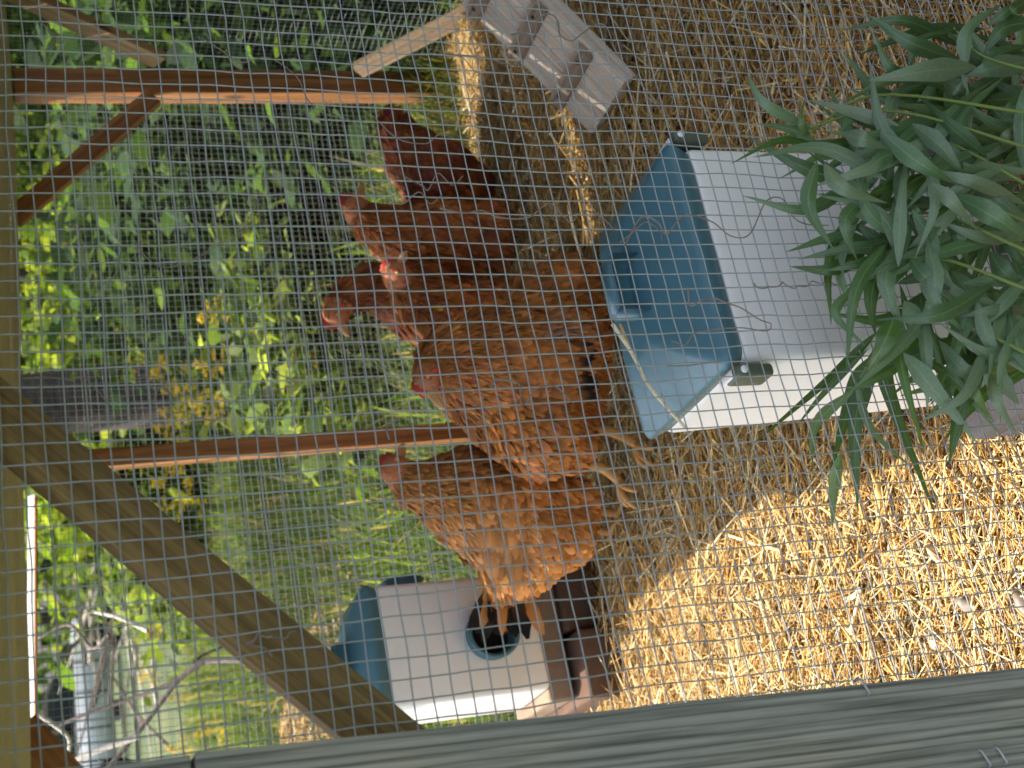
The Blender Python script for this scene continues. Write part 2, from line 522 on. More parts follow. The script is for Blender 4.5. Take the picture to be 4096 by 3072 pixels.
# back and side plates under the roof
RZ = lambda Y: H0 - .048 + (2.35 - Y) * .055
b = beam('side_sill', (1.715, .80, -.02), (1.715, 2.27, -.02), .05, .035, M['tan'], None, (-1, 0, 0)); tag(b, 'low board along the foot of the side wall half buried in straw', 'board')
b = beam('back_sill', (.16, 2.292, -.02), (1.66, 2.292, -.02), .05, .03, M['tan']); tag(b, 'low board along the foot of the back wall half buried in straw', 'board')

# roof: boards running front to back slope, seen from just under
XE = lambda Y: .185 - .22 * max(0.0, 1.86 - Y) if Y > .9 else -.03
roof = empty('roof', (.9, 1.5, RZ(1.5)), 'low brown board roof over the run, seen edge-on at the top', 'roof')
edges = np.linspace(.66, 2.35, 15)
for i in range(14):
    y0, y1 = edges[i], edges[i + 1] - .004
    if 10 <= i <= 12: continue
    a = Vector((XE((y0 + y1) / 2) + .006 * random.random(), (y0 + y1) / 2, RZ((y0 + y1) / 2) + .026))
    e = Vector((1.80, a.y, a.z - .030 + random.uniform(-.003, .003)))
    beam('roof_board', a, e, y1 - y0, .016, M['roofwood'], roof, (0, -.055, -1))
y0 = edges[10]
for k, (ya, yb, x0) in enumerate(((edges[10], 2.030, .175), (2.030, 2.062, 1.06), (2.030, 2.062, .175), (2.064, edges[12], .175), (edges[12] + .004, edges[13] - .004, .175))):
    x1 = .66 if k == 2 else 1.80
    ym = (ya + yb) / 2
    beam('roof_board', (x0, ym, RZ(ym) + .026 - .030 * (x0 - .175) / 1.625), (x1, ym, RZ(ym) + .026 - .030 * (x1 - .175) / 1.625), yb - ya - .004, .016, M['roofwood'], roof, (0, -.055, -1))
# a strip of rusty white flashing hung outside the eave
fl = empty('metal_flashing', (.55, 2.41, H0 - .055), 'rust-edged white metal strip under the eave beyond the back wall', 'flashing')
p, q = atY(68, 1070, 2.42), atY(68, 1700, 2.42)
bf = beam('sheet', p, q, .018, .003, M['rust'], fl, (0, -.75, .66), .0005)
p, q = atY(75.5, 1070, 2.412), atY(75.5, 1700, 2.412)
beam('drip_edge', p, q, .004, .004, M['orange'], fl, (0, -.75, .66), .0005)

# ------------------------------------------------------------------ wire mesh
PIT = .0127
YM = .8017
def warp(x, z, seed):
    return (.0022 * vnoise(x * 9, z * 9, seed) + .0009 * vnoise(x * 40, z * 40, seed + 1),
            .0022 * vnoise(x * 9, z * 9, seed + 2) + .0009 * vnoise(x * 40, z * 40, seed + 3),
            .0035 * vnoise(x * 4, z * 4, seed + 4))
nm = empty('wire_mesh', (.4, YM, 0), 'near panel of galvanised half-inch wire mesh that everything is seen through', 'wire mesh')
x_lo, x_hi, z_lo, z_hi = -.02, 1.02, -.03, 1.03
PH_X = float(pr_x) if 'pr_x' in globals() else .0
xs = np.arange(x_lo, x_hi, PIT); zs = np.arange(z_lo, z_hi, PIT)
zz = np.linspace(z_lo, z_hi, 130); xx = np.linspace(x_lo, x_hi, 130)
for x in xs:
    dx, dz, dy = warp(np.full_like(zz, x), zz, 21)
    P = np.stack([x + dx, YM + dy, zz + dz], 1)
    V, F = tube_np(P, .00054, 5); raw_obj('wire', V, F, M['wire'], nm, smooth=True)
for z in zs:
    dx, dz, dy = warp(xx, np.full_like(xx, z), 21)
    P = np.stack([xx + dx, YM + dy - .0008, z + dz], 1)
    V, F = tube_np(P, .00054, 5); raw_obj('wire', V, F, M['wire'], nm, smooth=True)

def far_mesh(name, fn, u0, u1, v0, v1, label, seed, mat=None):
    us = np.arange(u0, u1, PIT); vs = np.arange(v0, v1, PIT); rr_ = .0006 if mat else .00046
    ug = np.linspace(u0, u1, 60); vg = np.linspace(v0, v1, 50)
    parts = []
    for u in us:
        a, bb, cc = warp(np.full_like(vg, u), vg, seed)
        parts.append(tube_np(fn(u + a, vg + bb, cc), rr_, 4))
    for v in vs:
        a, bb, cc = warp(ug, np.full_like(ug, v), seed)
        parts.append(tube_np(fn(ug + a, v + bb, cc - .0008), rr_, 4))
    V, F = merge(parts)
    return tag(raw_obj(name, V, F, mat or M['wirefar'], smooth=True), label, 'wire mesh')
far_mesh('wire_mesh', lambda u, v, c: np.stack([np.broadcast_to(u, np.broadcast(u, v).shape), 2.31 + c, np.broadcast_to(v, np.broadcast(u, v).shape)], 1),
         .16, 1.73, -.02, RZ(2.31) - .004, 'fine-looking wire mesh of the back wall behind the hens', 31)
far_mesh('wire_mesh', lambda u, v, c: np.stack([1.736 + c, np.broadcast_to(u, np.broadcast(u, v).shape), np.broadcast_to(v, np.broadcast(u, v).shape)], 1),
         .80, 2.30, -.02, .93, 'wire mesh of the side wall beyond the ramp', 41)
far_mesh('wire_mesh', lambda u, v, c: np.stack([np.broadcast_to(u, np.broadcast(u, v).shape), np.broadcast_to(v, np.broadcast(u, v).shape), RZ(v) + .021 - .030 * (u - .175) / 1.625 - .003 * np.abs(np.sin(u * 3.1)) + c], 1),
         .18, 1.74, .81, 2.30, 'sagging wire mesh stapled under the roof boards', 51, M['wireroof'])

# ------------------------------------------------------------------ straw
STRAW_T = np.array([1.0, .97, .86])
def straw_mesh(n, xr, yr, fz, lo, hi, wmin, wmax, lift, colorset, bias=.45):
    T = []
    for i, x in enumerate((-.5, -.1, .5)):
        for k in range(4):
            a = 2 * math.pi * k / 4 + .3
            T.append((x, .5 * math.cos(a) + (.35 if i == 1 else 0), .5 * math.sin(a)))
    T = np.array(T)
    F = []
    for i in range(2):
        for k in range(4):
            F.append((i * 4 + k, i * 4 + (k + 1) % 4, (i + 1) * 4 + (k + 1) % 4, (i + 1) * 4 + k))
    F = np.array(F)
    x = RNG.uniform(*xr, n); y = RNG.uniform(*yr, n)
    z = fz(x, y) + np.abs(RNG.normal(0, lift, n))
    yaw = np.where(RNG.random(n) < bias, RNG.normal(-.25, .45, n), RNG.uniform(-math.pi, math.pi, n))
    pit = RNG.normal(0, .22, n)
    d = np.stack([np.cos(yaw) * np.cos(pit), np.sin(yaw) * np.cos(pit), np.sin(pit)], 1)
    R = basis(d, np.tile([0, 0, 1.0], (n, 1)), RNG.uniform(-3, 3, n))
    L = lo + (hi - lo) * RNG.random(n) ** 1.7
    w = RNG.uniform(wmin, wmax, n); flat = RNG.uniform(.25, 1.0, n)
    V, FF = instances(T, F, np.stack([x, y, z], 1), R, np.stack([L, w, w * flat], 1))
    cs = np.array(colorset) * STRAW_T; c = cs[RNG.integers(0, len(cs), n)] * RNG.uniform(.66, 1.15, (n, 1))
    return V, FF, np.repeat(c, len(T), 0)

STRAW = [(.65, .415, .14), (.70, .485, .19), (.56, .335, .11), (.76, .61, .33), (.44, .25, .09), (.60, .375, .12), (.31, .17, .07), (.74, .56, .24), (.82, .72, .49), (.85, .77, .56), (.76, .60, .28)]  # the palest tones also stand in for sun flecks on the straw
parts = [straw_mesh(22000, (.08, 1.72), (.80, 2.16), sz, .015, .08, .0008, .0021, .005, STRAW),
         straw_mesh(17000, (.08, 1.70), (.81, 2.10), sz, .04, .17, .0011, .0026, .011, STRAW),
         straw_mesh(17000, (.12, .95), (.82, 1.75), sz, .006, .05, .0008, .0024, .010, STRAW),
         straw_mesh(900, (.12, 1.0), (.82, 1.6), lambda x, y: sz(x, y) + .008, .05, .13, .0024, .0046, .007, STRAW),
         straw_mesh(1100, (.9, 1.66), (1.90, 2.10), lambda x, y: sz(x, y) + .004, .02, .07, .0018, .004, .008, STRAW),
         straw_mesh(2400, (.45, 1.5), (.74, .84), lambda x, y: sz(x, y) - .01, .02, .08, .0015, .004, .008, STRAW)]
V = np.concatenate([p[0] for p in parts]); C = np.concatenate([p[2] for p in parts])
F, o = [], 0
for p in parts:
    F.append(p[1] + o); o += len(p[0])
st = raw_obj('straw', V, np.concatenate(F), M['straw'], col=C)
tag(st, 'loose golden straw bedding over the floor of the run', 'straw', kind='stuff')

def lone_straw(pts, r, label, col=(.70, .60, .40), cat='straw', name='straw_stalk', flat=.6):
    V, F = tube_np(crom([tuple(p) for p in pts], 14), np.linspace(r, r * .8, 14), 6)
    o = raw_obj(name, V, F, M['straw'], col=np.tile(col, (len(V), 1)) * (.85 + .3 * RNG.random((len(V), 1))), smooth=True)
    return tag(o, label, cat)

# wood chips, husks and a feather lying on the sunny straw
def chip(ix, iy, L, W, ang, label, col, name='wood_chip', cat='wood chip'):
    d = ray(ix, iy); zt = .05
    p = d * ((zt - H0) / d[2]); p[2] += H0
    p[2] = float(sz(p[0], p[1])) + .016
    n = 12
    t = np.linspace(-1, 1, n)
    V = []; F = []
    for j, s in enumerate((-1, -.4, .4, 1)):
        for i in range(n):
            wv = W * (1 - .75 * abs(t[i]) ** 2.2) * (.85 + .2 * math.sin(7 * t[i] + s))
            V.append((t[i] * L / 2, s * wv / 2, .006 * (1 - s * s) + .004 * math.sin(3 * t[i])))
    for j in range(3):
        for i in range(n - 1):
            F.append((j * n + i, j * n + i + 1, (j + 1) * n + i + 1, (j + 1) * n + i))
    V = np.array(V); Vb = V - [0, 0, .0025]; F = np.array(F)
    F2 = np.vstack([F, F[:, ::-1] + len(V)])
    ring = list(range(n)) + [n * 2 - 1, n * 3 - 1] + list(range(4 * n - 1, 3 * n - 1, -1)) + [2 * n, n]
    side = [(ring[i], ring[i - 1], ring[i - 1] + len(V), ring[i] + len(V)) for i in range(len(ring))]
    F2 = np.vstack([F2, np.array(side)]); V = np.vstack([V, Vb])
    c, s = math.cos(ang), math.sin(ang)
    R = np.array([[c, -s, 0], [s, c, 0], [0, 0, 1]]) @ np.array([[1, 0, 0], [0, .94, -.34], [0, .34, .94]])
    V = V @ R.T + np.array(p)
    o = raw_obj(name, V, F2, M['straw'], col=np.tile(col, (len(V), 1)) * (.8 + .35 * RNG.random((len(V), 1))))
    return tag(o, label, cat)
chip(1978, 1395, .052, .020, .6, 'largest pale split wood chip lying in sunny straw by the grey post', (.36, .30, .23))
chip(2040, 1310, .030, .017, 1.1, 'rounded greyish wood chip in the sunny straw', (.26, .225, .185))
chip(2175, 1320, .050, .018, .2, 'grey bark sliver in the corner of sunny straw', (.24, .20, .16))
chip(1885, 1085, .045, .014, -.5, 'broad yellow straw blade lying flat in the sunlit patch', (.68, .48, .16), 'flat_straw', 'straw')
chip(1830, 1290, .038, .006, 1.9, 'straight white husk sliver in the middle of the sunlit patch', (.62, .56, .42), 'husk', 'husk')
chip(1990, 1205, .034, .010, .1, 'small buff feather resting on sunlit straw', (.62, .45, .26), 'feather', 'feather')
chip(1560, 760, .03, .008, .1, 'short straw husk beside the white feeder', (.75, .65, .45), 'husk', 'husk')

# ------------------------------------------------------------------ feeders
def rbox(bm, x0, x1, y0, y1, z0, z1, bev=.004, seg=3, taper=0.0):
    r = bmesh.ops.create_cube(bm, size=1)
    vs = r['verts']
    for v in vs:
        f = 1 - taper * (.5 - v.co.z)
        v.co = Vector(((x0 + x1) / 2 + v.co.x * (x1 - x0) * f, (y0 + y1) / 2 + v.co.y * (y1 - y0) * f, (z0 + z1) / 2 + v.co.z * (z1 - z0)))
    es = list({e for v in vs for e in v.link_edges})
    if bev:
        bmesh.ops.bevel(bm, geom=es, offset=bev, segments=seg, affect='EDGES', profile=.5)

def lid_bm(w, d, hs, hr, px, py):
    """skirt of height hs and hipped top of rise hr; centred, z = 0 at the rim's foot"""
    bm = bmesh.new()
    def loop(hx, hy, z, r, cy=0, cx=0, n=5):
        vs = []
        for sx, sy, a0 in ((1, 1, 0), (-1, 1, 90), (-1, -1, 180), (1, -1, 270)):
            for k in range(n):
                a = math.radians(a0 + 90 * k / (n - 1))
                vs.append(bm.verts.new((cx + sx * (hx - r) + r * math.cos(a), cy + sy * (hy - r) + r * math.sin(a), z)))
        return vs
    L = [loop(w / 2 - .0075, d / 2 - .0075, 0, .010), loop(w / 2 - .006, d / 2 - .006, .0006, .010), loop(w / 2, d / 2, hs, .010),
         loop(w / 2 - .0015, d / 2 - .0015, hs + .003, .010), loop(w / 2 - .004, d / 2 - .004, hs + .0055, .009),
         loop(px / 2 + .006, py / 2 + .006, hs + hr - .003, .008), loop(px / 2, py / 2, hs + hr, .006)]
    for A, B in zip(L, L[1:]):
        for i in range(len(A)):
            j = (i + 1) % len(A)
            bm.faces.new((A[i], A[j], B[j], B[i]))
    bm.faces.new(L[-1]); bm.faces.new(L[0][::-1])
    return bm

def port_bm(r, depth, axis, c, wall=.012):
    """round feeding port: stub pipe with a lip, open end; axis unit vector outwards"""
    bm = bmesh.new()
    ax = Vector(axis); u = ax.orthogonal().normalized(); w = ax.cross(u)
    prof = [(r, -.002), (r, depth * .8), (r + .0025, depth * .86), (r + .0025, depth), (r - .003, depth + .001), (r - .006, depth * .8), (r - wall, -.002), (r - wall - .002, -.03)]
    n = 40; R = []
    for rr, h in prof:
        R.append([bm.verts.new(Vector(c) + ax * h + (u * math.cos(2 * math.pi * k / n) + w * math.sin(2 * math.pi * k / n)) * rr) for k in range(n)])
    for A, B in zip(R, R[1:]):
        for k in range(n):
            bm.faces.new((A[k], A[(k + 1) % n], B[(k + 1) % n], B[k]))
    return bm

def disc_bm(r, axis, c, h=.002):
    bm = bmesh.new()
    ax = Vector(axis); u = ax.orthogonal().normalized(); w = ax.cross(u); n = 36
    A = [bm.verts.new(Vector(c) + (u * math.cos(2 * math.pi * k / n) + w * math.sin(2 * math.pi * k / n)) * r) for k in range(n)]
    B = [bm.verts.new(Vector(c) + ax * h + (u * math.cos(2 * math.pi * k / n) + w * math.sin(2 * math.pi * k / n)) * r) for k in range(n)]
    bm.faces.new(A[::-1]); bm.faces.new(B)
    for k in range(n):
        bm.faces.new((A[k], A[(k + 1) % n], B[(k + 1) % n], B[k]))
    return bm

def feeder(x0, x1, y0, y1, zb, zr, label, ports, yaw=0.0, latches=True, hr=.036, back=.0):
    cx, cy = (x0 + x1) / 2, (y0 + y1) / 2
    w, d = x1 - x0, y1 - y0
    t = empty('poultry_feeder', (cx, cy, zb), label, 'poultry feeder')
    bm = bmesh.new(); rbox(bm, -w / 2 + .004, w / 2 - .004, -d / 2 + .004, d / 2 - .004, 0, zr - zb + .004, .009, 4, .012)
    for v in bm.verts:
        f_ = 1 - v.co.z / (zr - zb)
        if v.co.y > 0: v.co.y -= v.co.y * 2 * f_ * back
    bd = bm_obj('body', bm, M['cream'], None, True); bd.parent = t
    lid = bm_obj('lid', lid_bm(w, d, .017, hr, w * .52, d * .30), M['teal'], None, True); lid.parent = t; lid.location = (0, 0, zr - zb)
    hx, hz = (.018 if latches else -.035), .017 + hr
    bm = bmesh.new(); rbox(bm, -.027, .027, -.015, .015, -.028, .020, 0)
    ff = [f for f in bm.faces if f.normal.y < -.9]
    r_ = bmesh.ops.inset_region(bm, faces=ff, thickness=.006, depth=0)
    for f in ff:
        for v in f.verts: v.co.y += .022; v.co.z -= .003
    bmesh.ops.bevel(bm, geom=[e for e in bm.edges if e.calc_length() > .012], offset=.0035, segments=3, affect='EDGES')
    hd = bm_obj('handle', bm, M['teal'], None, True); hd.parent = lid; hd.location = (-.004, -d * .14, hz + .004)
    if latches:
        for sx, nmz in ((-1, 'near'), (1, 'far')):
            bm = bmesh.new(); rbox(bm, -.0055, .0055, -.012, .012, -.022, .012, .0035, 3)
            la = bm_obj('latch', bm, M['latch'], None, True); la.parent = t
            la.location = (sx * (w / 2 + .0050), -d / 2 + .013, zr - zb + .001)
            bm = disc_bm(.0032, (0, -1, 0), (0, -.0121, 0), .0012)
            pn = bm_obj('pin', bm, M['pin'], None, True); pn.parent = la; pn.location = (0, 0, .006)
            bm = bmesh.new(); rbox(bm, -.004, .004, -.009, .014, -.021, .015, .002, 2)
            bp = bm_obj('back_plate', bm, M['cream'], None, True); bp.parent = la; bp.location = (-sx * .0005, .006, -.002)
    for ax, c in ports:
        pt = bm_obj('feeding_port', port_bm(.040 if ax[1] < 0 else .034, .022, ax, c), M['teal'], None, True); pt.parent = t
        h = bm_obj('opening_shade', disc_bm(.030 if ax[1] < 0 else .024, ax, Vector(c) - Vector(ax) * 0.0015), M['black']); h.parent = pt  # black disc paints the shade of the hole
    t.rotation_euler = (0, 0, yaw)
    return t
feeder(.388, .601, .862, 1.030, .095, H0 - .566, 'nearest off-white feeder, teal lid with clips, standing before the plants', [((0, 1, 0), (-.048, .052, .058))], 0.0, True, .036, .2)
feeder(.342, .542, 1.975, 2.135, .160, H0 - .537, 'far off-white feeder with a round open port, a hen tail before it', [((0, -1, 0), (-.002, -.076, .085)), ((1, 0, 0), (.098, .0, .19))], .03, False, .03)

# blocks under the feeders
def block_bm(x0, x1, y0, y1, z0, z1, b=.006):
    bm = bmesh.new(); rbox(bm, x0, x1, y0, y1, z0, z1, b, 3)
    bmesh.ops.subdivide_edges(bm, edges=[e for e in bm.edges if e.calc_length() > .03], cuts=4, use_grid_fill=True)
    for v in bm.verts:
        v.co += Vector((float(vnoise(v.co.y * 40, v.co.z * 40, 5)), float(vnoise(v.co.x * 40, v.co.z * 40, 6)), float(vnoise(v.co.x * 40, v.co.y * 40, 7)))) * .0012
    return bm
cb = empty('concrete_block', (.48, .93, .0), 'rough grey hollow concrete block under the nearest feeder', 'concrete block')
# web: two long faces, end wall with concave flutes, cores open to the front
for nm_, x0, x1, y0, y1, z0, z1 in (('shell', .352, .640, .875, .985, .062, .0925), ('shell', .352, .640, .875, .985, -.09, -.06),
                                    ('web', .354, .380, .8752, .9848, -.0598, .0618), ('web', .485, .512, .8752, .9848, -.0598, .0618), ('web', .612, .638, .8752, .9848, -.0598, .0618)):
    bm_obj(nm_, block_bm(x0, x1, y0, y1, z0, z1, .008), M['conc'], cb, True)
bm_obj('core_shade', block_bm(.3805, .4845, .95, .983, -.0595, .0615, 0), M['black'], cb)  # black filling paints the shade inside the hollow
b = bm_obj('paver_block', block_bm(.322, .432, 1.955, 2.19, .02, .108), M['brick'], None, True); tag(b, 'dark brown paving block with a dusty pale end under the far feeder', 'paving block')
b = bm_obj('paver_block', block_bm(.440, .548, 1.99, 2.20, .03, .112), M['brick'], None, True); tag(b, 'dark brown paving block half hidden by straw under the far feeder', 'paving block')
b = bm_obj('paver_block', block_bm(.332, .550, 2.0, 2.17, .114, .158), M['brick2'], None, True); tag(b, 'dusty flat slab between the far feeder and its blocks', 'paving slab')

# straw caught on the near lid
p0, p1_, p2 = atY(1333, 700, .915), atY(1400, 830, .905), atY(1482, 925, .885)
lone_straw([p0 + Vector((0, 0, .004)), (p0 + p1_) / 2, p1_, (p1_ + p2) / 2 + Vector((0, 0, .001)), p2], .0017, 'long pale straw lying across the corner of the teal lid', (.80, .70, .50))
p0, p1_ = atY(1340, 700, .915), atY(1380, 790, .925)
lone_straw([p0, (p0 + p1_) / 2 + Vector((0, -.002, .002)), p1_], .0014, 'short brown straw curl beside the lid handle', (.55, .38, .2))

# ------------------------------------------------------------------ ramp
rt0, rt1 = Vector((1.074, 1.405, .075)), Vector((1.074, 1.532, .075))
rd = Vector((.82, .0, .573)).normalized()
ra = empty('chicken_ramp', (1.12, 1.518, .07), 'grey worn plank ramp with cross cleats leaning up to the side wall', 'ramp')
rn = Vector((-rd.z, 0, rd.x))
c0 = Vector((1.105, 1.516, .081))
beam('plank', c0, c0 + rd * .62, .131, .030, M['ramp'], ra, rn, .003)
for s_, in ((.072,), (.168,), (.262,), (.36,)):
    p = c0 + rd * s_
    cl = beam('cleat', p + Vector((0, -.063, 0)) + rn * .014, p + Vector((0, .063, 0)) + rn * .014, .026, .0138, M['cleat'], ra, rn, .002)
    for yy in (-.042, .04):
        bm = disc_bm(.0032, rn, p + Vector((0, yy, 0)) + rn * .0142, .0008)
        sw = bm_obj('screw', bm, M['tyre'])
        sw.parent = cl; sw.matrix_parent_inverse = cl.matrix_world.inverted()

# unseen sleeping house the ramp implies, added to block light from the right
ch_ = empty('unseen_coop_house', (1.9, 1.25, .44), 'unseen raised hen house at the top of the plank ramp, added to block light', 'hen house')
for i in range(6):
    zb_ = .46 + .085 * i
    if i < 4:
        beam('wall_board', (1.62, .74, zb_ + .04), (1.62, 1.36, zb_ + .04), .082, .016, M['tan'], ch_, (-1, 0, 0))
        beam('wall_board', (1.62, 1.60, zb_ + .04), (1.62, 1.72, zb_ + .04), .082, .016, M['tan'], ch_, (-1, 0, 0))
    else:
        beam('wall_board', (1.62, .74, zb_ + .04), (1.62, 1.72, zb_ + .04), .082, .016, M['tan'], ch_, (-1, 0, 0))
    beam('wall_board', (1.64, 1.722, zb_ + .04), (2.30, 1.722, zb_ + .04), .082, .016, M['tan'], ch_, (0, 1, 0))
    beam('wall_board', (1.64, .738, zb_ + .04), (2.30, .738, zb_ + .04), .082, .016, M['tan'], ch_, (0, -1, 0))
beam('floor_board', (1.62, 1.23, .455), (2.30, 1.23, .455), .98, .02, M['tan'], ch_, (0, 0, 1))
beam('back_board', (2.302, .74, .70), (2.302, 1.72, .70), .50, .016, M['tan'], ch_, (1, 0, 0))
beam('lid_board', (1.58, 1.23, 1.00), (2.34, 1.23, 1.00), 1.08, .02, M['tan'], ch_, (0, 0, 1))

# ------------------------------------------------------------------ hens
FT = []
for i, (x, w) in enumerate(((0, .30), (.3, .85), (.6, 1.0), (.85, .78), (1.0, .25))):
    for s in (-1, 0, 1):
        FT.append((x, s * w * .5, (.10 if s == 0 else 0) * w + .10 * math.sin(x * 2.6)))
FT = np.array(FT)
FF_ = []
for i in range(4):
    for k in range(2):
        FF_.append((i * 3 + k, i * 3 + k + 1, (i + 1) * 3 + k + 1, (i + 1) * 3 + k))
FF_ = np.array(FF_)
FTX = np.repeat(np.array([0, .3, .6, .85, 1.0]), 3)

def feathers(name, P, Nn, D, L, W, lift, col, parent, tipcol=None, twist=None, edge=1.1):
    """feathers rooted at P, lying along D over a surface of normal Nn"""
    n = len(P)
    D = D - Nn * np.sum(D * Nn, 1, keepdims=True); D /= np.linalg.norm(D, axis=1, keepdims=True) + 1e-9
    X = D * np.cos(lift)[:, None] + Nn * np.sin(lift)[:, None]
    R = basis(X, Nn, twist)
    V, F = instances(FT, FF_, P, R, np.stack([L, W, W], 1))
    c = np.repeat(col, len(FT), 0)
    t = np.tile(FTX, n)[:, None]
    mid = np.tile(np.tile([0, 1, 0], 5), n)[:, None]
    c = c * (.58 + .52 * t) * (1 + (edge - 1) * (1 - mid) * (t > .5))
    if tipcol is not None:
        tc = np.repeat(tipcol, len(FT), 0); k = sstep(.45, .85, t)
        c = c * (1 - k) + tc * k
    return V, F, np.clip(c, 0, 1)

def hen(label, chain, Y0, head, beak, base, flow=None, density=1.0, wing=None, tail=None, legs=None, comb=.7, eyeflip=1, loc=None, smooth=.0, bare=None):
    """chain: list of (ix, iy, radius in units, dY) from head to rump; extra lobes follow in flow order.
    All of it becomes one remeshed body; plumage lies over it from head to tail."""
    C = []; R = []
    for (ix, iy, r, dy) in chain:
        C.append(np.array(atY(ix, iy, Y0 + dy))); R.append(r * unit(ix, iy, Y0 + dy) * (1.16 if len(C) < 2 else 1.03))
    C = np.array(C); R = np.array(R)
    base_loc = Vector((float(C[:, 0].mean()), float(C[:, 1].mean()), float(sz(C[:, 0].mean(), C[:, 1].mean()))))
    t = empty('hen', base_loc, label, 'hen', 'orange hens in the run')
    # body: overlapping balls -> voxel remesh -> one skin
    bm = bmesh.new()
    def ball(c, r, sub=2):
        bmesh.ops.create_icosphere(bm, subdivisions=sub, radius=r, matrix=Matrix.Translation(Vector(c)))
    links = flow or [(i, i + 1) for i in range(len(C) - 1)]
    for i in range(len(C)): ball(C[i], R[i], 3)
    for i, j in links:
        d = np.linalg.norm(C[j] - C[i]); k = max(1, int(d / (.35 * min(R[i], R[j]))))
        for q in range(1, k):
            f = q / k; ball(C[i] * (1 - f) + C[j] * f, R[i] * (1 - f) + R[j] * f)
    me = bpy.data.meshes.new('body'); bm.to_mesh(me); bm.free()
    ob = bpy.data.objects.new('body', me); link(ob)
    md = ob.modifiers.new('r', 'REMESH'); md.mode = 'VOXEL'; md.voxel_size = .0055
    ms = ob.modifiers.new('s', 'SMOOTH'); ms.iterations = 9; ms.factor = .6
    dg = bpy.context.evaluated_depsgraph_get()
    me2 = bpy.data.meshes.new_from_object(ob.evaluated_get(dg))
    ob.modifiers.clear(); ob.data = me2; bpy.data.meshes.remove(me); me2.name = 'body'
    me2.polygons.foreach_set('use_smooth', np.ones(len(me2.polygons), bool))
    nv = len(me2.vertices)
    co = np.empty(nv * 3, np.float32); me2.vertices.foreach_get('co', co); co = co.reshape(-1, 3)
    a = me2.color_attributes.new('Col', 'FLOAT_COLOR', 'POINT')
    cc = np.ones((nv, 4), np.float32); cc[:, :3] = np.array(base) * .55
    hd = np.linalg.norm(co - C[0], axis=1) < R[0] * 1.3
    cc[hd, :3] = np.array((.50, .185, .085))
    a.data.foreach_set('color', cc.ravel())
    me2.materials.clear(); me2.materials.append(M['feather'])
    wparent(ob, t)
    bvh = BVHTree.FromPolygons([tuple(v) for v in co], [tuple(p.vertices) for p in me2.polygons])
    # sample the skin
    me2.calc_loop_triangles()
    tri = np.array([lt.vertices for lt in me2.loop_triangles])
    A, B, Cc = co[tri[:, 0]], co[tri[:, 1]], co[tri[:, 2]]
    nr = np.cross(B - A, Cc - A); ar = np.linalg.norm(nr, axis=1) / 2
    # node flow directions
    ch = np.zeros_like(C)
    cnt = np.zeros(len(C))
    for i, j in links:
        v = C[j] - C[i]; v = v / (np.linalg.norm(v) + 1e-9)
        ch[i] += v; ch[j] += v; cnt[i] += 1; cnt[j] += 1
    ch /= np.maximum(cnt, 1)[:, None]
    def flow_at(P):
        d = np.linalg.norm(P[:, None, :] - C[None], axis=2) / R[None]
        w = np.exp(-4 * (d - d.min(1, keepdims=True)))
        w /= w.sum(1, keepdims=True)
        f = w @ ch
        f[:, 2] -= .30
        return f, (w @ np.arange(len(C)) / (len(C) - 1)), d.argmin(1), w
    bs = np.array(base)
    VV, FFs, CCs, off = [], [], [], 0
    def add(v, f, c):
        nonlocal off
        VV.append(v); FFs.append(f + off); CCs.append(c); off += len(v)
    tot = ar.sum()
    n = int(density * tot / (.0072 * .0072) * 2.0)
    pick = RNG.choice(len(tri), n, p=ar / tot)
    u, v = RNG.random((2, n)); s_ = u + v > 1; u[s_], v[s_] = 1 - u[s_], 1 - v[s_]
    P = A[pick] + u[:, None] * (B[pick] - A[pick]) + v[:, None] * (Cc[pick] - A[pick])
    Nn = nr[pick] / (2 * ar[pick][:, None] + 1e-12)
    D, tt, near, _ = flow_at(P)
    ishead = near <= head
    D = D + RNG.normal(0, .14, D.shape)
    low = (Nn[:, 2] < -.35)
    L = np.where(ishead, RNG.uniform(.004, .008, n), np.where(tt < .45, RNG.uniform(.014, .026, n), RNG.uniform(.016, .030, n)))
    W = np.where(ishead, L * .42, np.where(tt < .45, L * RNG.uniform(.18, .30, n), L * RNG.uniform(.28, .50, n)))
    L = np.where(low, L * .8, L); W = np.where(low, W * .35, W)
    keep = ~(ishead & (RNG.random(n) < .35))
    # no feathers on the face near the beak
    bdir = np.array(atY(*beak[:2], Y0 + beak[2])) - C[0]; bdir /= np.linalg.norm(bdir)
    hv = (P - C[0]) / R[0]
    face = (np.linalg.norm(hv, axis=1) < 1.5) & (hv @ bdir > .62)
    upw = np.array([0, 0, 1.0]); upw = upw - bdir * (upw @ bdir); upw /= np.linalg.norm(upw); sdw = np.cross(bdir, upw)
    for sg in (-1, 1):
        ec = C[0] + R[0] * (bdir * .40 + upw * .10 + sdw * sg * .80)
        face |= np.linalg.norm(P - ec, axis=1) < R[0] * .58
    keep &= ~face
    lift = np.where(ishead, RNG.normal(.08, .05, n), RNG.normal(.10, .08, n))
    tone = RNG.normal(1, .18, (n, 1)) * (1 + .24 * vnoise(P[:, 0] * 34, P[:, 2] * 34 + P[:, 1] * 20, 4) + .40 * vnoise(P[:, 0] * 17 + 3, P[:, 2] * 15 + P[:, 1] * 9, 8))[:, None]  # mottled plumage; broad patches also put uneven light into the colour
    col = bs * tone * np.array([1, 1, 1]) + RNG.normal(0, .01, (n, 3))
    pale = (RNG.random(n) < .10)[:, None]
    col = np.where(pale, col * [1.35, 1.45, 1.5], col)
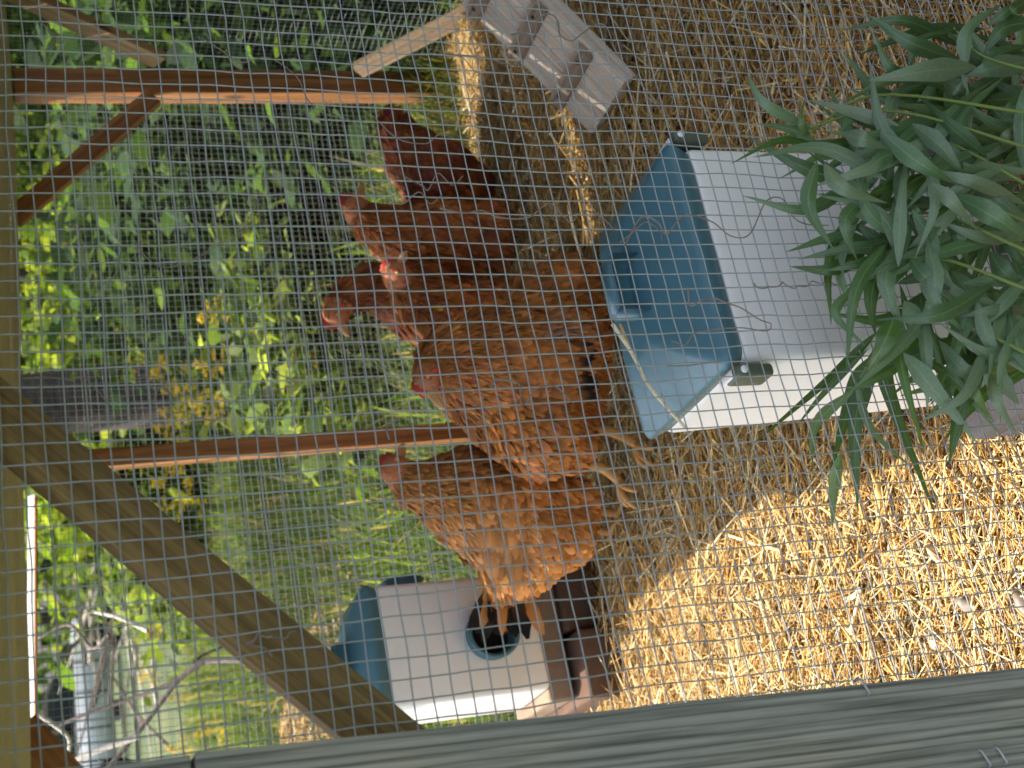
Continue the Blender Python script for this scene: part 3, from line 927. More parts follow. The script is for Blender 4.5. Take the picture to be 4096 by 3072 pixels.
    if bare is not None:
        bp = np.array(atY(*bare[:2], Y0 + bare[2]))
        bd = np.linalg.norm((P - bp), axis=1)
        q = np.exp(-(bd / bare[3]) ** 2)[:, None] * (RNG.random((n, 1)) < .8)
        col = col * (1 - q) + np.array([.42, .27, .20]) * RNG.uniform(.5, 1.35, (n, 1)) * q
        W = np.where(q[:, 0] > .3, W * .4, W); lift = np.where(q[:, 0] > .3, lift + .2, lift)
    col = np.clip(col * (1 - .38 * sstep(.45, .85, tt) * (wing is not None and tail is not None and legs is not None and bare is not None))[:, None], .004, 1)  # darker toward the rump: part plumage, part shade put into the colour
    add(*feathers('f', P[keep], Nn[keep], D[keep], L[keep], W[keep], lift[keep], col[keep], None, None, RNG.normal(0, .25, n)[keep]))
    # fine loose barbs that soften the plumage
    n3 = int(n * 1.2)
    pick = RNG.choice(len(tri), n3, p=ar / tot)
    u, v = RNG.random((2, n3)); s_ = u + v > 1; u[s_], v[s_] = 1 - u[s_], 1 - v[s_]
    P3 = A[pick] + u[:, None] * (B[pick] - A[pick]) + v[:, None] * (Cc[pick] - A[pick])
    N3 = nr[pick] / (2 * ar[pick][:, None] + 1e-12)
    D3, _, near3, _ = flow_at(P3)
    D3 = D3 + RNG.normal(0, .3, D3.shape)
    kk = near3 > head
    P3, N3, D3 = P3[kk] + N3[kk] * .0015, N3[kk], D3[kk]; n3 = len(P3)
    c3 = bs * RNG.uniform(.75, 1.5, (n3, 1)) * RNG.uniform(.9, 1.1, (n3, 3))
    add(*feathers('b', P3, N3, D3, RNG.uniform(.008, .018, n3), RNG.uniform(.0007, .0016, n3), np.abs(RNG.normal(.10, .10, n3)), np.clip(c3, .004, 1), None))
    pl = raw_obj('plumage', np.concatenate(VV), np.concatenate(FFs), M['feather'], t, col=np.concatenate(CCs), smooth=True)
    pl['kind'] = 'stuff'
    # wing: rows of larger feathers lying on the side that shows
    eye_o = np.array([0, 0, H0])
    def on_body(ix, iy):
        d = ray(ix, iy); d = d / np.linalg.norm(d)
        h = bvh.ray_cast(Vector(eye_o), Vector(d))
        if h[0] is None:
            q = atY(ix, iy, Y0); h2 = bvh.find_nearest(q); return np.array(h2[0]), np.array(h2[1])
        return np.array(h[0]), np.array(h[1])
    if wing:
        a0, a1, b0, b1, tipdark = wing      # shoulder top/bottom, tip top/bottom (picture points)
        VV, FFs, CCs, off = [], [], [], 0
        rows = 11; per = 15
        Pp, Nx, Dd, Ll, Ww, Cl, Tp, lf = [], [], [], [], [], [], [], []
        for r in range(rows):
            s = r / rows * .85
            for k in range(per):
                q = (k + .5 * (r % 2)) / per
                px = [(a0[i] * (1 - q) + a1[i] * q) * (1 - s) + (b0[i] * (1 - q) + b1[i] * q) * s for i in (0, 1)]
                p, nn = on_body(px[0] + random.uniform(-2, 2), px[1] + random.uniform(-2, 2))
                s2 = s + .18
                px2 = [(a0[i] * (1 - q) + a1[i] * q) * (1 - s2) + (b0[i] * (1 - q) + b1[i] * q) * s2 for i in (0, 1)]
                p2, _ = on_body(*px2)
                Pp.append(p + nn * (.006 + .004 * r / rows)); Nx.append(nn); Dd.append(p2 - p)
                Ll.append(random.uniform(.020, .030) + .018 * (s > .45) + .014 * (s > .68)); Ww.append(random.uniform(.009, .013))
                cb_ = bs * random.uniform(.55, 1.2) * (1 if s < .5 else .75)
                Cl.append(cb_)
                dark = tipdark and s > .62 and random.random() < .75
                Tp.append(np.array([.012, .010, .009]) if dark else cb_ * 1.2); lf.append(random.uniform(.02, .12))
        v, f, c = feathers('w', np.array(Pp), np.array(Nx), np.array(Dd), np.array(Ll), np.array(Ww), np.array(lf), np.array(Cl), None, np.array(Tp))
        raw_obj('wing', v, f, M['feather'], t, col=c, smooth=True)
    if tail:
        root, tip, spread, nft, dark, ln = tail   # picture points + dY
        p0 = np.array(atY(*root[:2], Y0 + root[2])); p1 = np.array(atY(*tip[:2], Y0 + tip[2]))
        d = p1 - p0; d0 = d / np.linalg.norm(d)
        sd = np.cross(d0, [0, 0, 1.0]); sd /= np.linalg.norm(sd); up = np.cross(sd, d0)
        k = np.linspace(-1, 1, nft)
        Dd = d0[None] + (sd[None] * .25 * np.abs(k)[:, None] * np.sign(RNG.random((nft, 1)) - .5) + up[None] * k[:, None]) * spread
        Pp = p0 + up * k[:, None] * .012 + RNG.normal(0, .004, (nft, 3))
        Nx = np.tile(sd, (nft, 1)) + RNG.normal(0, .25, (nft, 3)); Nx /= np.linalg.norm(Nx, axis=1, keepdims=True)
        L = np.linalg.norm(d) * RNG.uniform(.8, 1.08, nft)
        cl = bs * RNG.uniform(.5, .9, (nft, 1))
        isd = RNG.random((nft, 1)) < dark
        tp = np.where(isd, np.array([[.010, .009, .009]]), cl * 1.1)
        cl = np.where(isd, cl * .18, cl)
        v, f, c = feathers('t', Pp, Nx, Dd, L, np.full(nft, ln), np.full(nft, .04), cl, None, tp)
        raw_obj('tail', v, f, M['feather'], t, col=c, smooth=True)
    # head furniture
    hc, hr = C[0], R[0]
    bp = np.array(atY(*beak[:2], Y0 + beak[2]))
    f = bp - hc; fl = np.linalg.norm(f); f /= fl
    upv = np.array([0, 0, 1.0]); upv = upv - f * (upv @ f); upv /= np.linalg.norm(upv)
    sd = np.cross(f, upv)
    # beak: upper and lower mandible
    bl = max(.018, fl - hr * .70)
    st_ = hc + f * (bp - hc).dot(f) - f * bl
    pts = [st_ + upv * .001, st_ + f * bl * .5 + upv * .0015, st_ + f * bl * .85 - upv * .001, bp - upv * .004]
    V1, F1 = tube_np(crom(pts, 8), np.array([.0068, .0066, .006, .0053, .0044, .0034, .0022, .0008]), 8)
    V2, F2 = tube_np(crom([st_ - upv * .004, st_ + f * bl * .45 - upv * .005, st_ + f * bl * .8 - upv * .0055], 5), np.array([.005, .0046, .004, .003, .001]), 8)
    V, F = merge([(V1, F1), (V2, F2)])
    raw_obj('beak', V, F, M['beak'], t, smooth=True)
    # face skin and lobes
    def blob(name, pts, rad, mat, sides=10, sq=1.0):
        V, F = tube_np(crom(pts, 9), np.interp(np.linspace(0, 1, 9), np.linspace(0, 1, len(rad)), rad), sides)
        return raw_obj(name, V, F, mat, t, smooth=True)
    for sg in (-1, 1):
        eo = hc + f * hr * .34 + upv * hr * .22 + sd * sg * hr * .84
        h = bvh.find_nearest(Vector(eo)); eo = np.array(h[0]); en = np.array(h[1])
        ey = bm_obj('eye', disc_ball(eo + en * .0004, .0042), M['iris'], t, True)
        pu = bm_obj('pupil', disc_ball(eo + en * .0026, .0028), M['pupil'], None, True)
        pu.parent = ey; pu.matrix_parent_inverse = Matrix.Translation(-Vector(t.location))
        ring = [eo + (math.cos(a_) * f + math.sin(a_) * upv) * .0047 + en * .0005 for a_ in np.linspace(0, 2 * math.pi, 13)]
        V, F = tube_np(np.array(ring), .0010, 6); raw_obj('eyelid', V, F, M['comb'], t, smooth=True)
        lo_ = hc - upv * hr * .35 + sd * sg * hr * .80 - f * hr * .1
        blob('ear_lobe', [lo_ + upv * .004, lo_ - upv * .004 + sd * sg * .002, lo_ - upv * .012], [.002, .0046, .001], M['comb'])
        wl = hc + f * (fl - bl) * .98 - upv * hr * .35 + sd * sg * .004
        blob('wattle', [wl + upv * .002, wl - upv * .007, wl - upv * .013 * comb], [.002, .0042 * comb, .001], M['comb'])
    # comb: a serrated low ridge from the beak over the crown
    cv = []
    nT = 13
    for i in range(nT):
        s = i / (nT - 1)
        ang = math.radians(20 + 82 * s)
        dirv = f * math.cos(ang) + upv * math.sin(ang)
        h = bvh.ray_cast(Vector(hc + dirv * hr * 3), Vector(-dirv))
        rr = np.array(h[0]) if h[0] is not None else hc + dirv * hr
        ht = (.004 + .007 * math.sin(math.pi * min(1, s * 1.05)) * (1.25 if i % 2 else .7)) * comb
        cv.append((rr - dirv * .002, rr + dirv * ht))
    V, F = [], []
    for lo_, hi_ in cv:
        for q in (-1, 1):
            V.append(lo_ + sd * q * .0028); V.append(hi_ + sd * q * .0010)
    for i in range(nT - 1):
        a_ = i * 4; b__ = a_ + 4
        F += [(a_, b__, b__ + 1, a_ + 1), (a_ + 2, a_ + 3, b__ + 3, b__ + 2), (a_ + 1, b__ + 1, b__ + 3, a_ + 3)]
    F += [(0, 1, 3, 2), ((nT - 1) * 4, (nT - 1) * 4 + 2, (nT - 1) * 4 + 3, (nT - 1) * 4 + 1)]
    raw_obj('comb', np.array(V), np.array(F), M['comb'], t)
    if legs:
        for (kx, ky, kdy, fx, fy, fdy, tx, ty) in legs:
            k0 = np.array(atY(kx, ky, Y0 + kdy)); ft = np.array(atY(fx, fy, Y0 + fdy))
            ft[2] = max(ft[2], float(sz(ft[0], ft[1])) + .006)
            fw = np.array([tx, ty, 0.0]); fw /= np.linalg.norm(fw); sdv = np.array([-fw[1], fw[0], 0])
            parts = [tube_np(crom([k0, k0 * .5 + ft * .5 - fw * .006, ft + np.array([0, 0, .008])], 8), np.linspace(.0085, .0062, 8), 8)]
            for a_, l_ in ((-.55, .036), (0, .046), (.55, .037), (math.pi, .020)):
                dv = fw * math.cos(a_) + sdv * math.sin(a_)
                parts.append(tube_np(crom([ft + [0, 0, .008], ft + dv * l_ * .5 + [0, 0, .010], ft + dv * l_ * .85 + [0, 0, .003], ft + dv * l_ + [0, 0, -.002]], 7), np.array([.0055, .0048, .0042, .004, .0034, .0026, .0012]), 6))
            V, F = merge(parts)
            raw_obj('leg', V, F, M['leg'], t, smooth=True)
    return t

def disc_ball(c, r):
    bm = bmesh.new()
    bmesh.ops.create_icosphere(bm, subdivisions=2, radius=r, matrix=Matrix.Translation(Vector(c)))
    return bm

ORANGE = (.44, .160, .040)
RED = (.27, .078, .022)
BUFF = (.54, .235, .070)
DEEP = (.35, .110, .027)  # this and the red: rear hens, some shade mixed into the plumage colour
# front left hen, looking over its shoulder past the far feeder
hen('buff-orange hen at the far feeder, head raised, tail pointing at the port',
    [(855, 1016, 31, 0), (872, 1032, 37, 0), (896, 1046, 50, 0), (928, 1050, 54, 0), (965, 1062, 78, 0), (1020, 1075, 108, 0), (1080, 1105, 122, 0),
     (1135, 1150, 112, 0), (1110, 1215, 78, .01), (1082, 1268, 38, .02), (1190, 1145, 92, 0), (1225, 1160, 62, .0), (1235, 1095, 58, -.01)],
    1.80, 1, (869, 957, .0), BUFF,
    flow=[(0, 1), (1, 2), (2, 3), (3, 4), (4, 5), (5, 6), (6, 7), (7, 8), (8, 9), (6, 10), (10, 11), (6, 12)],
    wing=((1010, 1020), (1130, 1060), (1060, 1215), (1125, 1225), False),
    tail=((1095, 1245, .01), (1080, 1372, .04), .42, 30, .75, .021),
    legs=[(1262, 1085, -.01, 1346, 1108, -.01, .7, -.6), (1255, 1120, .02, 1330, 1150, .02, .7, -.5)])
# centre hen
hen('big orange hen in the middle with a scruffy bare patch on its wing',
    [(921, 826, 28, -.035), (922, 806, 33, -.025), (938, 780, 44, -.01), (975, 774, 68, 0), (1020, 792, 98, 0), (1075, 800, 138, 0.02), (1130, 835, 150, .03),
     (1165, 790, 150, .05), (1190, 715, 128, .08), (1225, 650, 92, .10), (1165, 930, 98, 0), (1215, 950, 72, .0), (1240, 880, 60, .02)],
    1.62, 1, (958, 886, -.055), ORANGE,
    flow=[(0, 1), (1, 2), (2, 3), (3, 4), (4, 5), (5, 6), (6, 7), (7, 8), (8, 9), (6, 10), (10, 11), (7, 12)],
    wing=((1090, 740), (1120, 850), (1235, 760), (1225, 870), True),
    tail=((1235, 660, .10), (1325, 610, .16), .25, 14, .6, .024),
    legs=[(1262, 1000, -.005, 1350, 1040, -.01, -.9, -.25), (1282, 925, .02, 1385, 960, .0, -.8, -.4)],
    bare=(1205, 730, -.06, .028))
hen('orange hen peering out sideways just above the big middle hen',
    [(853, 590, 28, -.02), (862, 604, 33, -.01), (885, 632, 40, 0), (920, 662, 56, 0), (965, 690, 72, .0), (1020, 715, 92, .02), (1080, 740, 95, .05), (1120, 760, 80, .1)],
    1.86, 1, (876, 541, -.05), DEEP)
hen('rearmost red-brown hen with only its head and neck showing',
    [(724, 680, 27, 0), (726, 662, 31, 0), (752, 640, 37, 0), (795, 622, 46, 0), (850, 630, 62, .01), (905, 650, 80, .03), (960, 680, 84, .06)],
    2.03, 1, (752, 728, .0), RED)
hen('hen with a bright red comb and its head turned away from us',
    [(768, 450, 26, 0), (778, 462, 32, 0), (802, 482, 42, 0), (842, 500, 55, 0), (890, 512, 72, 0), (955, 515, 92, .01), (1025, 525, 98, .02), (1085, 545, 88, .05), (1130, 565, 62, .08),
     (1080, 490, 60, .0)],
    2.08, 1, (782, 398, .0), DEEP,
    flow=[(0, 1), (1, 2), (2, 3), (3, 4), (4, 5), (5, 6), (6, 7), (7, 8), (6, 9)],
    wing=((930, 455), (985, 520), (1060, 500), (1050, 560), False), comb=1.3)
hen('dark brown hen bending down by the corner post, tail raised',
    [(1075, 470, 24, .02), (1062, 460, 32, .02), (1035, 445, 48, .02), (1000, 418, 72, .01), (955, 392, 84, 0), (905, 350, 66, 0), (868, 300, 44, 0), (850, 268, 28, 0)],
    2.06, 1, (1105, 490, .02), (.19, .052, .016),  # brown plumage, part of its darkness is shade put into the colour
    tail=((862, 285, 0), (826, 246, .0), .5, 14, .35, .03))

# ------------------------------------------------------------------ greens in front of the wire
PL = empty('goldenrod_clump', (.45, .74, .0), 'clump of long-leaved green stems leaning on the wire before the nearest feeder', 'plant')
YP = .745
def leaf_mesh(P, wid, col, twist, fold=.22, n=13):
    """blade along the polyline P with a folded midrib"""
    Q = crom(P, n)
    tg = np.gradient(Q, axis=0); tg /= np.linalg.norm(tg, axis=1, keepdims=True)
    view = Q - np.array([0, 0, H0]); view /= np.linalg.norm(view, axis=1, keepdims=True)
    sd = np.cross(tg, view); sd /= np.linalg.norm(sd, axis=1, keepdims=True) + 1e-9
    nn = np.cross(sd, tg)
    tw = np.linspace(twist[0], twist[1], n)[:, None]
    s2 = sd * np.cos(tw) + nn * np.sin(tw); n2 = nn * np.cos(tw) - sd * np.sin(tw)
    t = np.linspace(0, 1, n)
    prof = np.clip((t / .30), 0, 1) ** .65 * np.clip((1 - t) / .62, 0, 1) ** .85
    prof = np.maximum(prof, .03)
    us = np.array([-1, -.5, 0, .5, 1.0])
    V = []; UV = []
    for i in range(n):
        for u in us:
            wav = .05 * math.sin(t[i] * 16 + u * 2) * abs(u)
            V.append(Q[i] + s2[i] * u * wid * .5 * prof[i] + n2[i] * (fold * abs(u) + wav) * wid * .5 * prof[i])
            UV.append((.5 + u * .5, t[i]))
    F = []
    for i in range(n - 1):
        for k in range(4):
            F.append((i * 5 + k, i * 5 + k + 1, (i + 1) * 5 + k + 1, (i + 1) * 5 + k))
    V = np.array(V)
    c = np.tile(col, (len(V), 1))
    return V, np.array(F), c, np.array(UV)

GRE = [(.054, .115, .044), (.075, .145, .068), (.112, .180, .108), (.052, .114, .026), (.090, .155, .042), (.135, .195, .128)]
def LZ3(p): return (1456 + .3418 * p[0], .3418 * p[1])
def LZ6(p): return (1456 + .3418 * p[0], 540 + .3418 * p[1])
L3 = [((1880, 425), (1600, 450), (1262, 505), 135, 5), ((2260, 385), (2030, 425), (1855, 480), 130, 2), ((860, 810), (570, 650), (470, 475), 62, 2), ((880, 880), (730, 815), (555, 785), 62, 3),
      ((890, 915), (660, 890), (380, 1025), 44, 3), ((870, 890), (800, 770), (825, 630), 40, 4), ((1290, 815), (1150, 740), (1045, 840), 75, 1), ((1080, 850), (1200, 880), (1350, 935), 105, 5),
      ((1340, 860), (1550, 1030), (1765, 1155), 115, 1), ((1520, 795), (1690, 930), (1825, 1105), 105, 2), ((1825, 1080), (2030, 1085), (2260, 1085), 112, 2), ((1270, 795), (1430, 830), (1580, 910), 85, 0),
      ((960, 1045), (1070, 1190), (1320, 1275), 95, 5), ((900, 1040), (850, 1300), (995, 1555), 95, 0), ((1200, 1255), (1080, 1400), (1150, 1625), 85, 1), ((1140, 1355), (1270, 1365), (1410, 1360), 75, 5),
      ((1400, 1260), (1420, 1440), (1540, 1525), 75, 1), ((1460, 1275), (1530, 1330), (1595, 1352), 42, 2), ((1620, 1120), (1510, 1200), (1425, 1310), 62, 3), ((1730, 1300), (1640, 1430), (1555, 1660), 85, 3),
      ((1790, 1245), (2050, 1390), (2260, 1540), 135, 1), ((1890, 1140), (2060, 1270), (2260, 1420), 115, 2), ((1640, 1170), (1770, 1290), (1905, 1440), 85, 5), ((1740, 1330), (1800, 1500), (1860, 1670), 85, 0),
      ((1840, 410), (1860, 190), (2060, 35), 85, 2), ((1490, 410), (1560, 250), (1800, 188), 55, 0), ((2260, 140), (2080, 180), (1965, 330), 105, 0), ((1365, 750), (1400, 600), (1560, 535), 75, 2),
      ((1590, 825), (1750, 715), (1905, 755), 65, 1), ((2260, 615), (2140, 680), (2065, 755), 95, 3), ((1730, 935), (1860, 865), (2010, 905), 95, 0), ((2075, 945), (2110, 850), (2190, 785), 65, 2),
      ((1775, 985), (1880, 925), (1945, 965), 72, 3), ((1235, 1190), (1290, 1075), (1410, 995), 55, 1), ((1150, 990), (1155, 1100), (1195, 1195), 65, 1), ((1245, 1225), (1400, 1160), (1570, 1095), 65, 3),
      ((2260, 0), (2150, 60), (2080, 160), 80, 3), ((2000, 150), (2120, 60), (2230, 20), 60, 0), ((1950, 420), (2080, 330), (2240, 290), 90, 0), ((1700, 500), (1790, 560), (1870, 600), 95, 2)]
L6 = [((1320, -10), (1150, 260), (1095, 700), 85, 0), ((1330, 10), (1250, 280), (1272, 525), 115, 0), ((1410, 0), (1340, 210), (1445, 490), 115, 2), ((1600, 10), (1710, 240), (1835, 428), 115, 5),
      ((1460, 335), (1530, 450), (1610, 645), 105, 2), ((1770, 150), (1950, 350), (2260, 500), 145, 1), ((1140, 240), (1020, 400), (1195, 590), 62, 1), ((1500, 60), (1600, 180), (1760, 260), 90, 1),
      ((1400, 390), (1340, 560), (1235, 750), 135, 3), ((1465, 670), (1640, 880), (1895, 1195), 115, 2), ((1445, 470), (1440, 740), (1580, 1255), 75, 3), ((1590, 690), (1800, 850), (2055, 1165), 62, 3),
      ((1690, 590), (1850, 770), (2130, 695), 95, 2), ((1940, 680), (1820, 960), (1745, 1325), 135, 3), ((1820, 770), (1920, 930), (2012, 1075), 55, 4), ((2000, 790), (2040, 950), (2160, 1155), 75, 5),
      ((2055, 780), (2110, 880), (2175, 970), 85, 5), ((1550, 290), (1600, 470), (1765, 970), 65, 0), ((1840, 440), (2000, 590), (2260, 800), 125, 0), ((2120, 470), (2140, 600), (2190, 730), 95, 1),
      ((1480, 20), (1420, 140), (1300, 300), 90, 0), ((2000, 20), (2100, 160), (2250, 250), 110, 1), ((1700, 300), (1760, 420), (1840, 640), 90, 3), ((2150, 60), (2200, 200), (2280, 330), 90, 0)]
LB = [((1260, 540), (1000, 800), (525, 1205), 62, 3), ((1210, 640), (960, 890), (785, 1100), 42, 3), ((1240, 690), (1130, 920), (995, 1380), 112, 3), ((1300, 600), (1150, 1050), (1160, 1605), 112, 0),
      ((1335, 670), (1370, 920), (1635, 1625), 105, 0), ((1150, 840), (1250, 1130), (1490, 1365), 52, 2), ((1120, 900), (900, 1100), (875, 1340), 70, 4), ((1050, 1300), (1010, 1500), (1000, 1745), 72, 4)]
def add_leaf(pts, w, ci, Yb, fn, jit=.012, dy=None):
    q = [fn(p) for p in pts]
    q[2] = (q[2][0] + (q[2][0] - q[1][0]) * .10, q[2][1] + (q[2][1] - q[1][1]) * .10)
    q[0] = (q[0][0] + (q[0][0] - q[1][0]) * .10, q[0][1] + (q[0][1] - q[1][1]) * .10)
    ys = dy or [Yb + random.uniform(-jit, jit), Yb - random.uniform(.0, .028), Yb + random.uniform(-jit, jit)]
    P = [np.array(atY(*q[i], ys[i])) for i in range(3)]
    col = np.array(GRE[ci]) * random.uniform(.85, 1.15)
    V, F, c, uv = leaf_mesh(np.array(P), w * .3418 * unit(*q[1], Yb) * 1.12, col, (random.uniform(-.5, .5), random.uniform(-.7, .7)))
    return V, F, c, uv
STEMS = [((2260, 250), (1900, 205), (1745, 290)), ((2260, 330), (1920, 240), (1680, 300)), ((2260, 420), (2020, 300), (1850, 330)), ((2260, 560), (2050, 470), (1880, 450)), ((2260, 640), (2040, 560), (1900, 560)),
         ((2260, 780), (2080, 700), (1930, 660)), ((2260, 160), (2120, 120), (2060, 60)), ((2260, 500), (2090, 420), (1960, 360))]
stem_objs = []; stem_pts = []
for k, s in enumerate(STEMS):
    P = [np.array(atY(s[0][0], s[0][1], .70)), np.array(atY(s[1][0], s[1][1], .735)), np.array(atY(s[2][0], s[2][1], .765))]
    P = [P[0] + (P[0] - P[1]) * .9 - np.array([0, 0, .02])] + P
    Q = crom(P, 20); stem_pts.append(Q)
    V, F = tube_np(Q, np.linspace(.0019, .0009, 20), 7)
    stem_objs.append(raw_obj('stem', V, F, M['stem'], PL, smooth=True))
def put_leaf(args):
    V, F, c, uv = args
    root = V[:5].mean(0)
    k = min(range(len(stem_pts)), key=lambda i: np.min(np.linalg.norm(stem_pts[i] - root, axis=1)))
    o = bpy.data.objects.new('leaf', raw_mesh('leaf', V, F, M['leaf'], col=c, uv=uv, smooth=True)); link(o)
    o.parent = stem_objs[k]
    o.matrix_parent_inverse = Matrix.Identity(4)
for i_, (p0, p1_, p2, w, ci) in enumerate(L3): put_leaf(add_leaf((p0, p1_, p2), w, ci, (.715 if i_ in (0, 7, 8, 9, 10, 12, 13, 20, 22) else YP), LZ3))
for p0, p1_, p2, w, ci in L6: put_leaf(add_leaf((p0, p1_, p2), w, ci, YP - .005, LZ6))
for p0, p1_, p2, w, ci in LB: put_leaf(add_leaf((p0, p1_, p2), w, ci, .82, LZ6, .004, [.790, .815, .830]))
def fill_leaf(n, x0, x1, y0, y1, Yb, wlo, whi, cols):
    k = 0
    while k < n:
        ix, iy = random.uniform(x0, x1), random.uniform(y0, y1)
        if ix < 1800 + abs(iy - 430) * .75: continue
        k += 1
        a = random.choice((random.gauss(2.6, .55), random.gauss(1.9, .5), random.gauss(3.3, .5), random.uniform(0, 6.28))); l = random.uniform(150, 280)
        c = random.uniform(-.9, .9)
        pts = ((ix, iy), (ix + l * .5 * math.cos(a), iy + l * .5 * math.sin(a)), (ix + l * .5 * math.cos(a) + l * .5 * math.cos(a + c), iy + l * .5 * math.sin(a) + l * .5 * math.sin(a + c)))
        put_leaf(add_leaf(pts, random.uniform(wlo, whi), random.choice(cols), Yb, lambda p: p, .012))
fill_leaf(110, 1850, 2280, 60, 800, .778, 62, 98, (0, 1, 3, 4, 1))
fill_leaf(55, 1900, 2280, 120, 760, .735, 66, 100, (1, 1, 2, 2, 5))

# dry curly tendrils still caught in the wire
def tendril(pts, label, r=.0007, Y=.797, curl=0.0):
    P = [np.array(atY(x, y, Y + random.uniform(-.006, .003))) for x, y in pts]
    n = 10 * len(P)
    Q = crom(P, n)
    if curl:
        t = np.linspace(0, 1, n); k = len(P) * 5
        Q = Q + np.stack([np.cos(t * k) * curl, np.sin(t * k) * curl, np.sin(t * k * 1.1) * curl], 1)
    V, F = tube_np(Q, np.linspace(r * .72, r * .5, n), 5)
    tag(raw_obj('dry_tendril', V, F, M['tendril'], smooth=True), label, 'tendril', 'dry tendrils caught in the near wire')
tendril([(1105, 75), (1127, 70), (1154, 76), (1161, 45), (1185, 30), (1205, 45), (1210, 75), (1235, 88), (1258, 72), (1290, 52), (1312, 62), (1330, 110), (1360, 150), (1400, 200), (1425, 225)], 'thick dark looping tendril over the ramp plank', .0010)
tendril([(972, 115), (1000, 125), (1022, 150), (1038, 160)], 'short pale tendril above the pale lower brace')
tendril([(985, 118), (1050, 125), (1100, 140), (1135, 148)], 'thin tendril ending in a knot on the ramp edge')
tendril([(440, 85), (480, 110), (520, 135), (580, 125), (640, 165), (665, 215), (700, 245), (760, 262), (800, 300)], 'long faint tendril crossing the corner post')
tendril([(88, 48), (110, 70), (130, 88), (160, 84)], 'small tendril hanging over the tan brace')
tendril([(165, 470), (175, 520), (195, 610), (225, 612), (250, 590), (262, 540)], 'U-shaped dark tendril under the roof')
tendril([(290, 520), (320, 560), (360, 578), (420, 560), (470, 530), (520, 500), (560, 430)], 'deep hanging tendril among the goldenrod flowers')
tendril([(280, 820), (340, 815), (370, 850), (420, 855), (450, 850)], 'pale wavy tendril in front of the tree trunk')
tendril([(48, 818), (100, 815), (150, 820), (180, 815), (215, 848), (230, 862), (280, 855)], 'tendril lying along the wire above the trunk')
tendril([(330, 870), (345, 835), (365, 850), (372, 890), (400, 890), (440, 905), (470, 905), (500, 870), (560, 850), (640, 830), (580, 800)], 'tangled tendril below the trunk between flowers')
tendril([(810, 255), (860, 300), (920, 310), (950, 290), (985, 300)], 'pale bent tendril over the dark hen')
tendril([(870, 380), (910, 400), (925, 410), (945, 375), (965, 390), (980, 400), (1000, 380)], 'curled tendril in front of the dark hen breast')
tendril([(838, 430), (870, 440), (905, 415), (930, 440), (955, 420)], 'tendril at the throat of the red-combed hen')
tendril([(950, 450), (1000, 460), (1040, 455), (1080, 470), (1140, 470), (1185, 440), (1215, 465), (1235, 480), (1260, 455), (1300, 470), (1330, 500)], 'wavy pale tendril over shaded straw beside the teal lid', .0009)
tendril([(895, 830), (920, 822), (950, 838), (985, 840), (1010, 838)], 'tendril crossing the big hen cheek')
tendril([(1060, 835), (1075, 820), (1120, 830), (1125, 868), (1135, 872), (1160, 840), (1200, 835), (1235, 870)], 'looped pale tendril over the big hen wing', .0010)
tendril([(1338, 525), (1370, 500), (1395, 480), (1425, 500), (1430, 525)], 'first small curl of tendril on the teal lid')
tendril([(1350, 530), (1385, 470), (1420, 480), (1440, 505), (1470, 470), (1495, 465), (1540, 480), (1580, 510), (1620, 505), (1655, 435), (1690, 430), (1715, 470), (1745, 485), (1790, 487)], 'long wavy tendril sweeping from the teal lid over the white box', .0010)
tendril([(1630, 615), (1660, 622), (1690, 612), (1720, 622), (1750, 612), (1780, 610), (1808, 612)], 'tightly twisted tendril along one wire over the white box', .0009, .797, .0012)
tendril([(1485, 620), (1492, 660), (1515, 648), (1545, 645), (1570, 655), (1600, 665), (1640, 690), (1665, 700), (1655, 715), (1600, 708), (1540, 712), (1500, 720), (1480, 745), (1450, 735)], 'brown forked tendril over the lid rim above the clip', .0009)
tendril([(1440, 790), (1480, 790), (1520, 785), (1560, 782)], 'faint tendril near the lid front corner')
tendril([(530, 1395), (560, 1372), (600, 1378), (640, 1366)], 'dark twisted tendril beside the diagonal brace', .0012, .797, .001)
tendril([(590, 1420), (570, 1400), (540, 1395)], 'dark tendril loop beside the grey post', .0012)
tendril([(285, 1050), (290, 1080), (278, 1110), (256, 1150)] and [(842, 1392 - 440), (836, 930), (842, 915), (862, 905)], 'pale bent stem curl on the middle post', .0013)

# ------------------------------------------------------------------ outside: grass, weeds, trees
def inside_view(n, y0, y1, pad=.1, pw=1.0):
    y = y0 + (y1 - y0) * RNG.random(n) ** pw
    lo_, hi_ = .10 * y - pad, .86 * y + pad + .15
    return RNG.uniform(0, 1, n) * (hi_ - lo_) + lo_, y

BT = np.array([(0, -.5, 0), (0, .5, 0), (.45, -.42, .0), (.45, .42, .0), (.8, -.25, -.06), (.8, .25, -.06), (1.0, 0, -.16)])
def blades(n, x, y, z, L0, L1, w0, w1, cols, lean=.5):
    """narrow upright blades"""
    T = []
    for t_, w_ in ((0, 1), (.4, .85), (.75, .5), (1, .05)):
        T += [(t_, -.5 * w_, .25 * t_ * t_), (t_, .5 * w_, .25 * t_ * t_)]
    T = np.array(T); F = np.array([(0, 1, 3, 2), (2, 3, 5, 4), (4, 5, 7, 6)])
    yaw = RNG.uniform(0, 6.283, n); tl = np.abs(RNG.normal(0, lean, n))
    d = np.stack([np.cos(yaw) * np.sin(tl), np.sin(yaw) * np.sin(tl), np.cos(tl)], 1)
    upv = np.stack([np.cos(yaw + .3), np.sin(yaw + .3), np.full(n, .1)], 1)
    R = basis(d, upv)
    L = RNG.uniform(L0, L1, n); W = RNG.uniform(w0, w1, n)
    V, F = instances(T, F, np.stack([x, y, z], 1), R, np.stack([L, W, L], 1))
    cs = np.array(cols); c = cs[RNG.integers(0, len(cs), n)] * RNG.uniform(.7, 1.3, (n, 1))
    return V, F, np.repeat(c, len(T), 0)

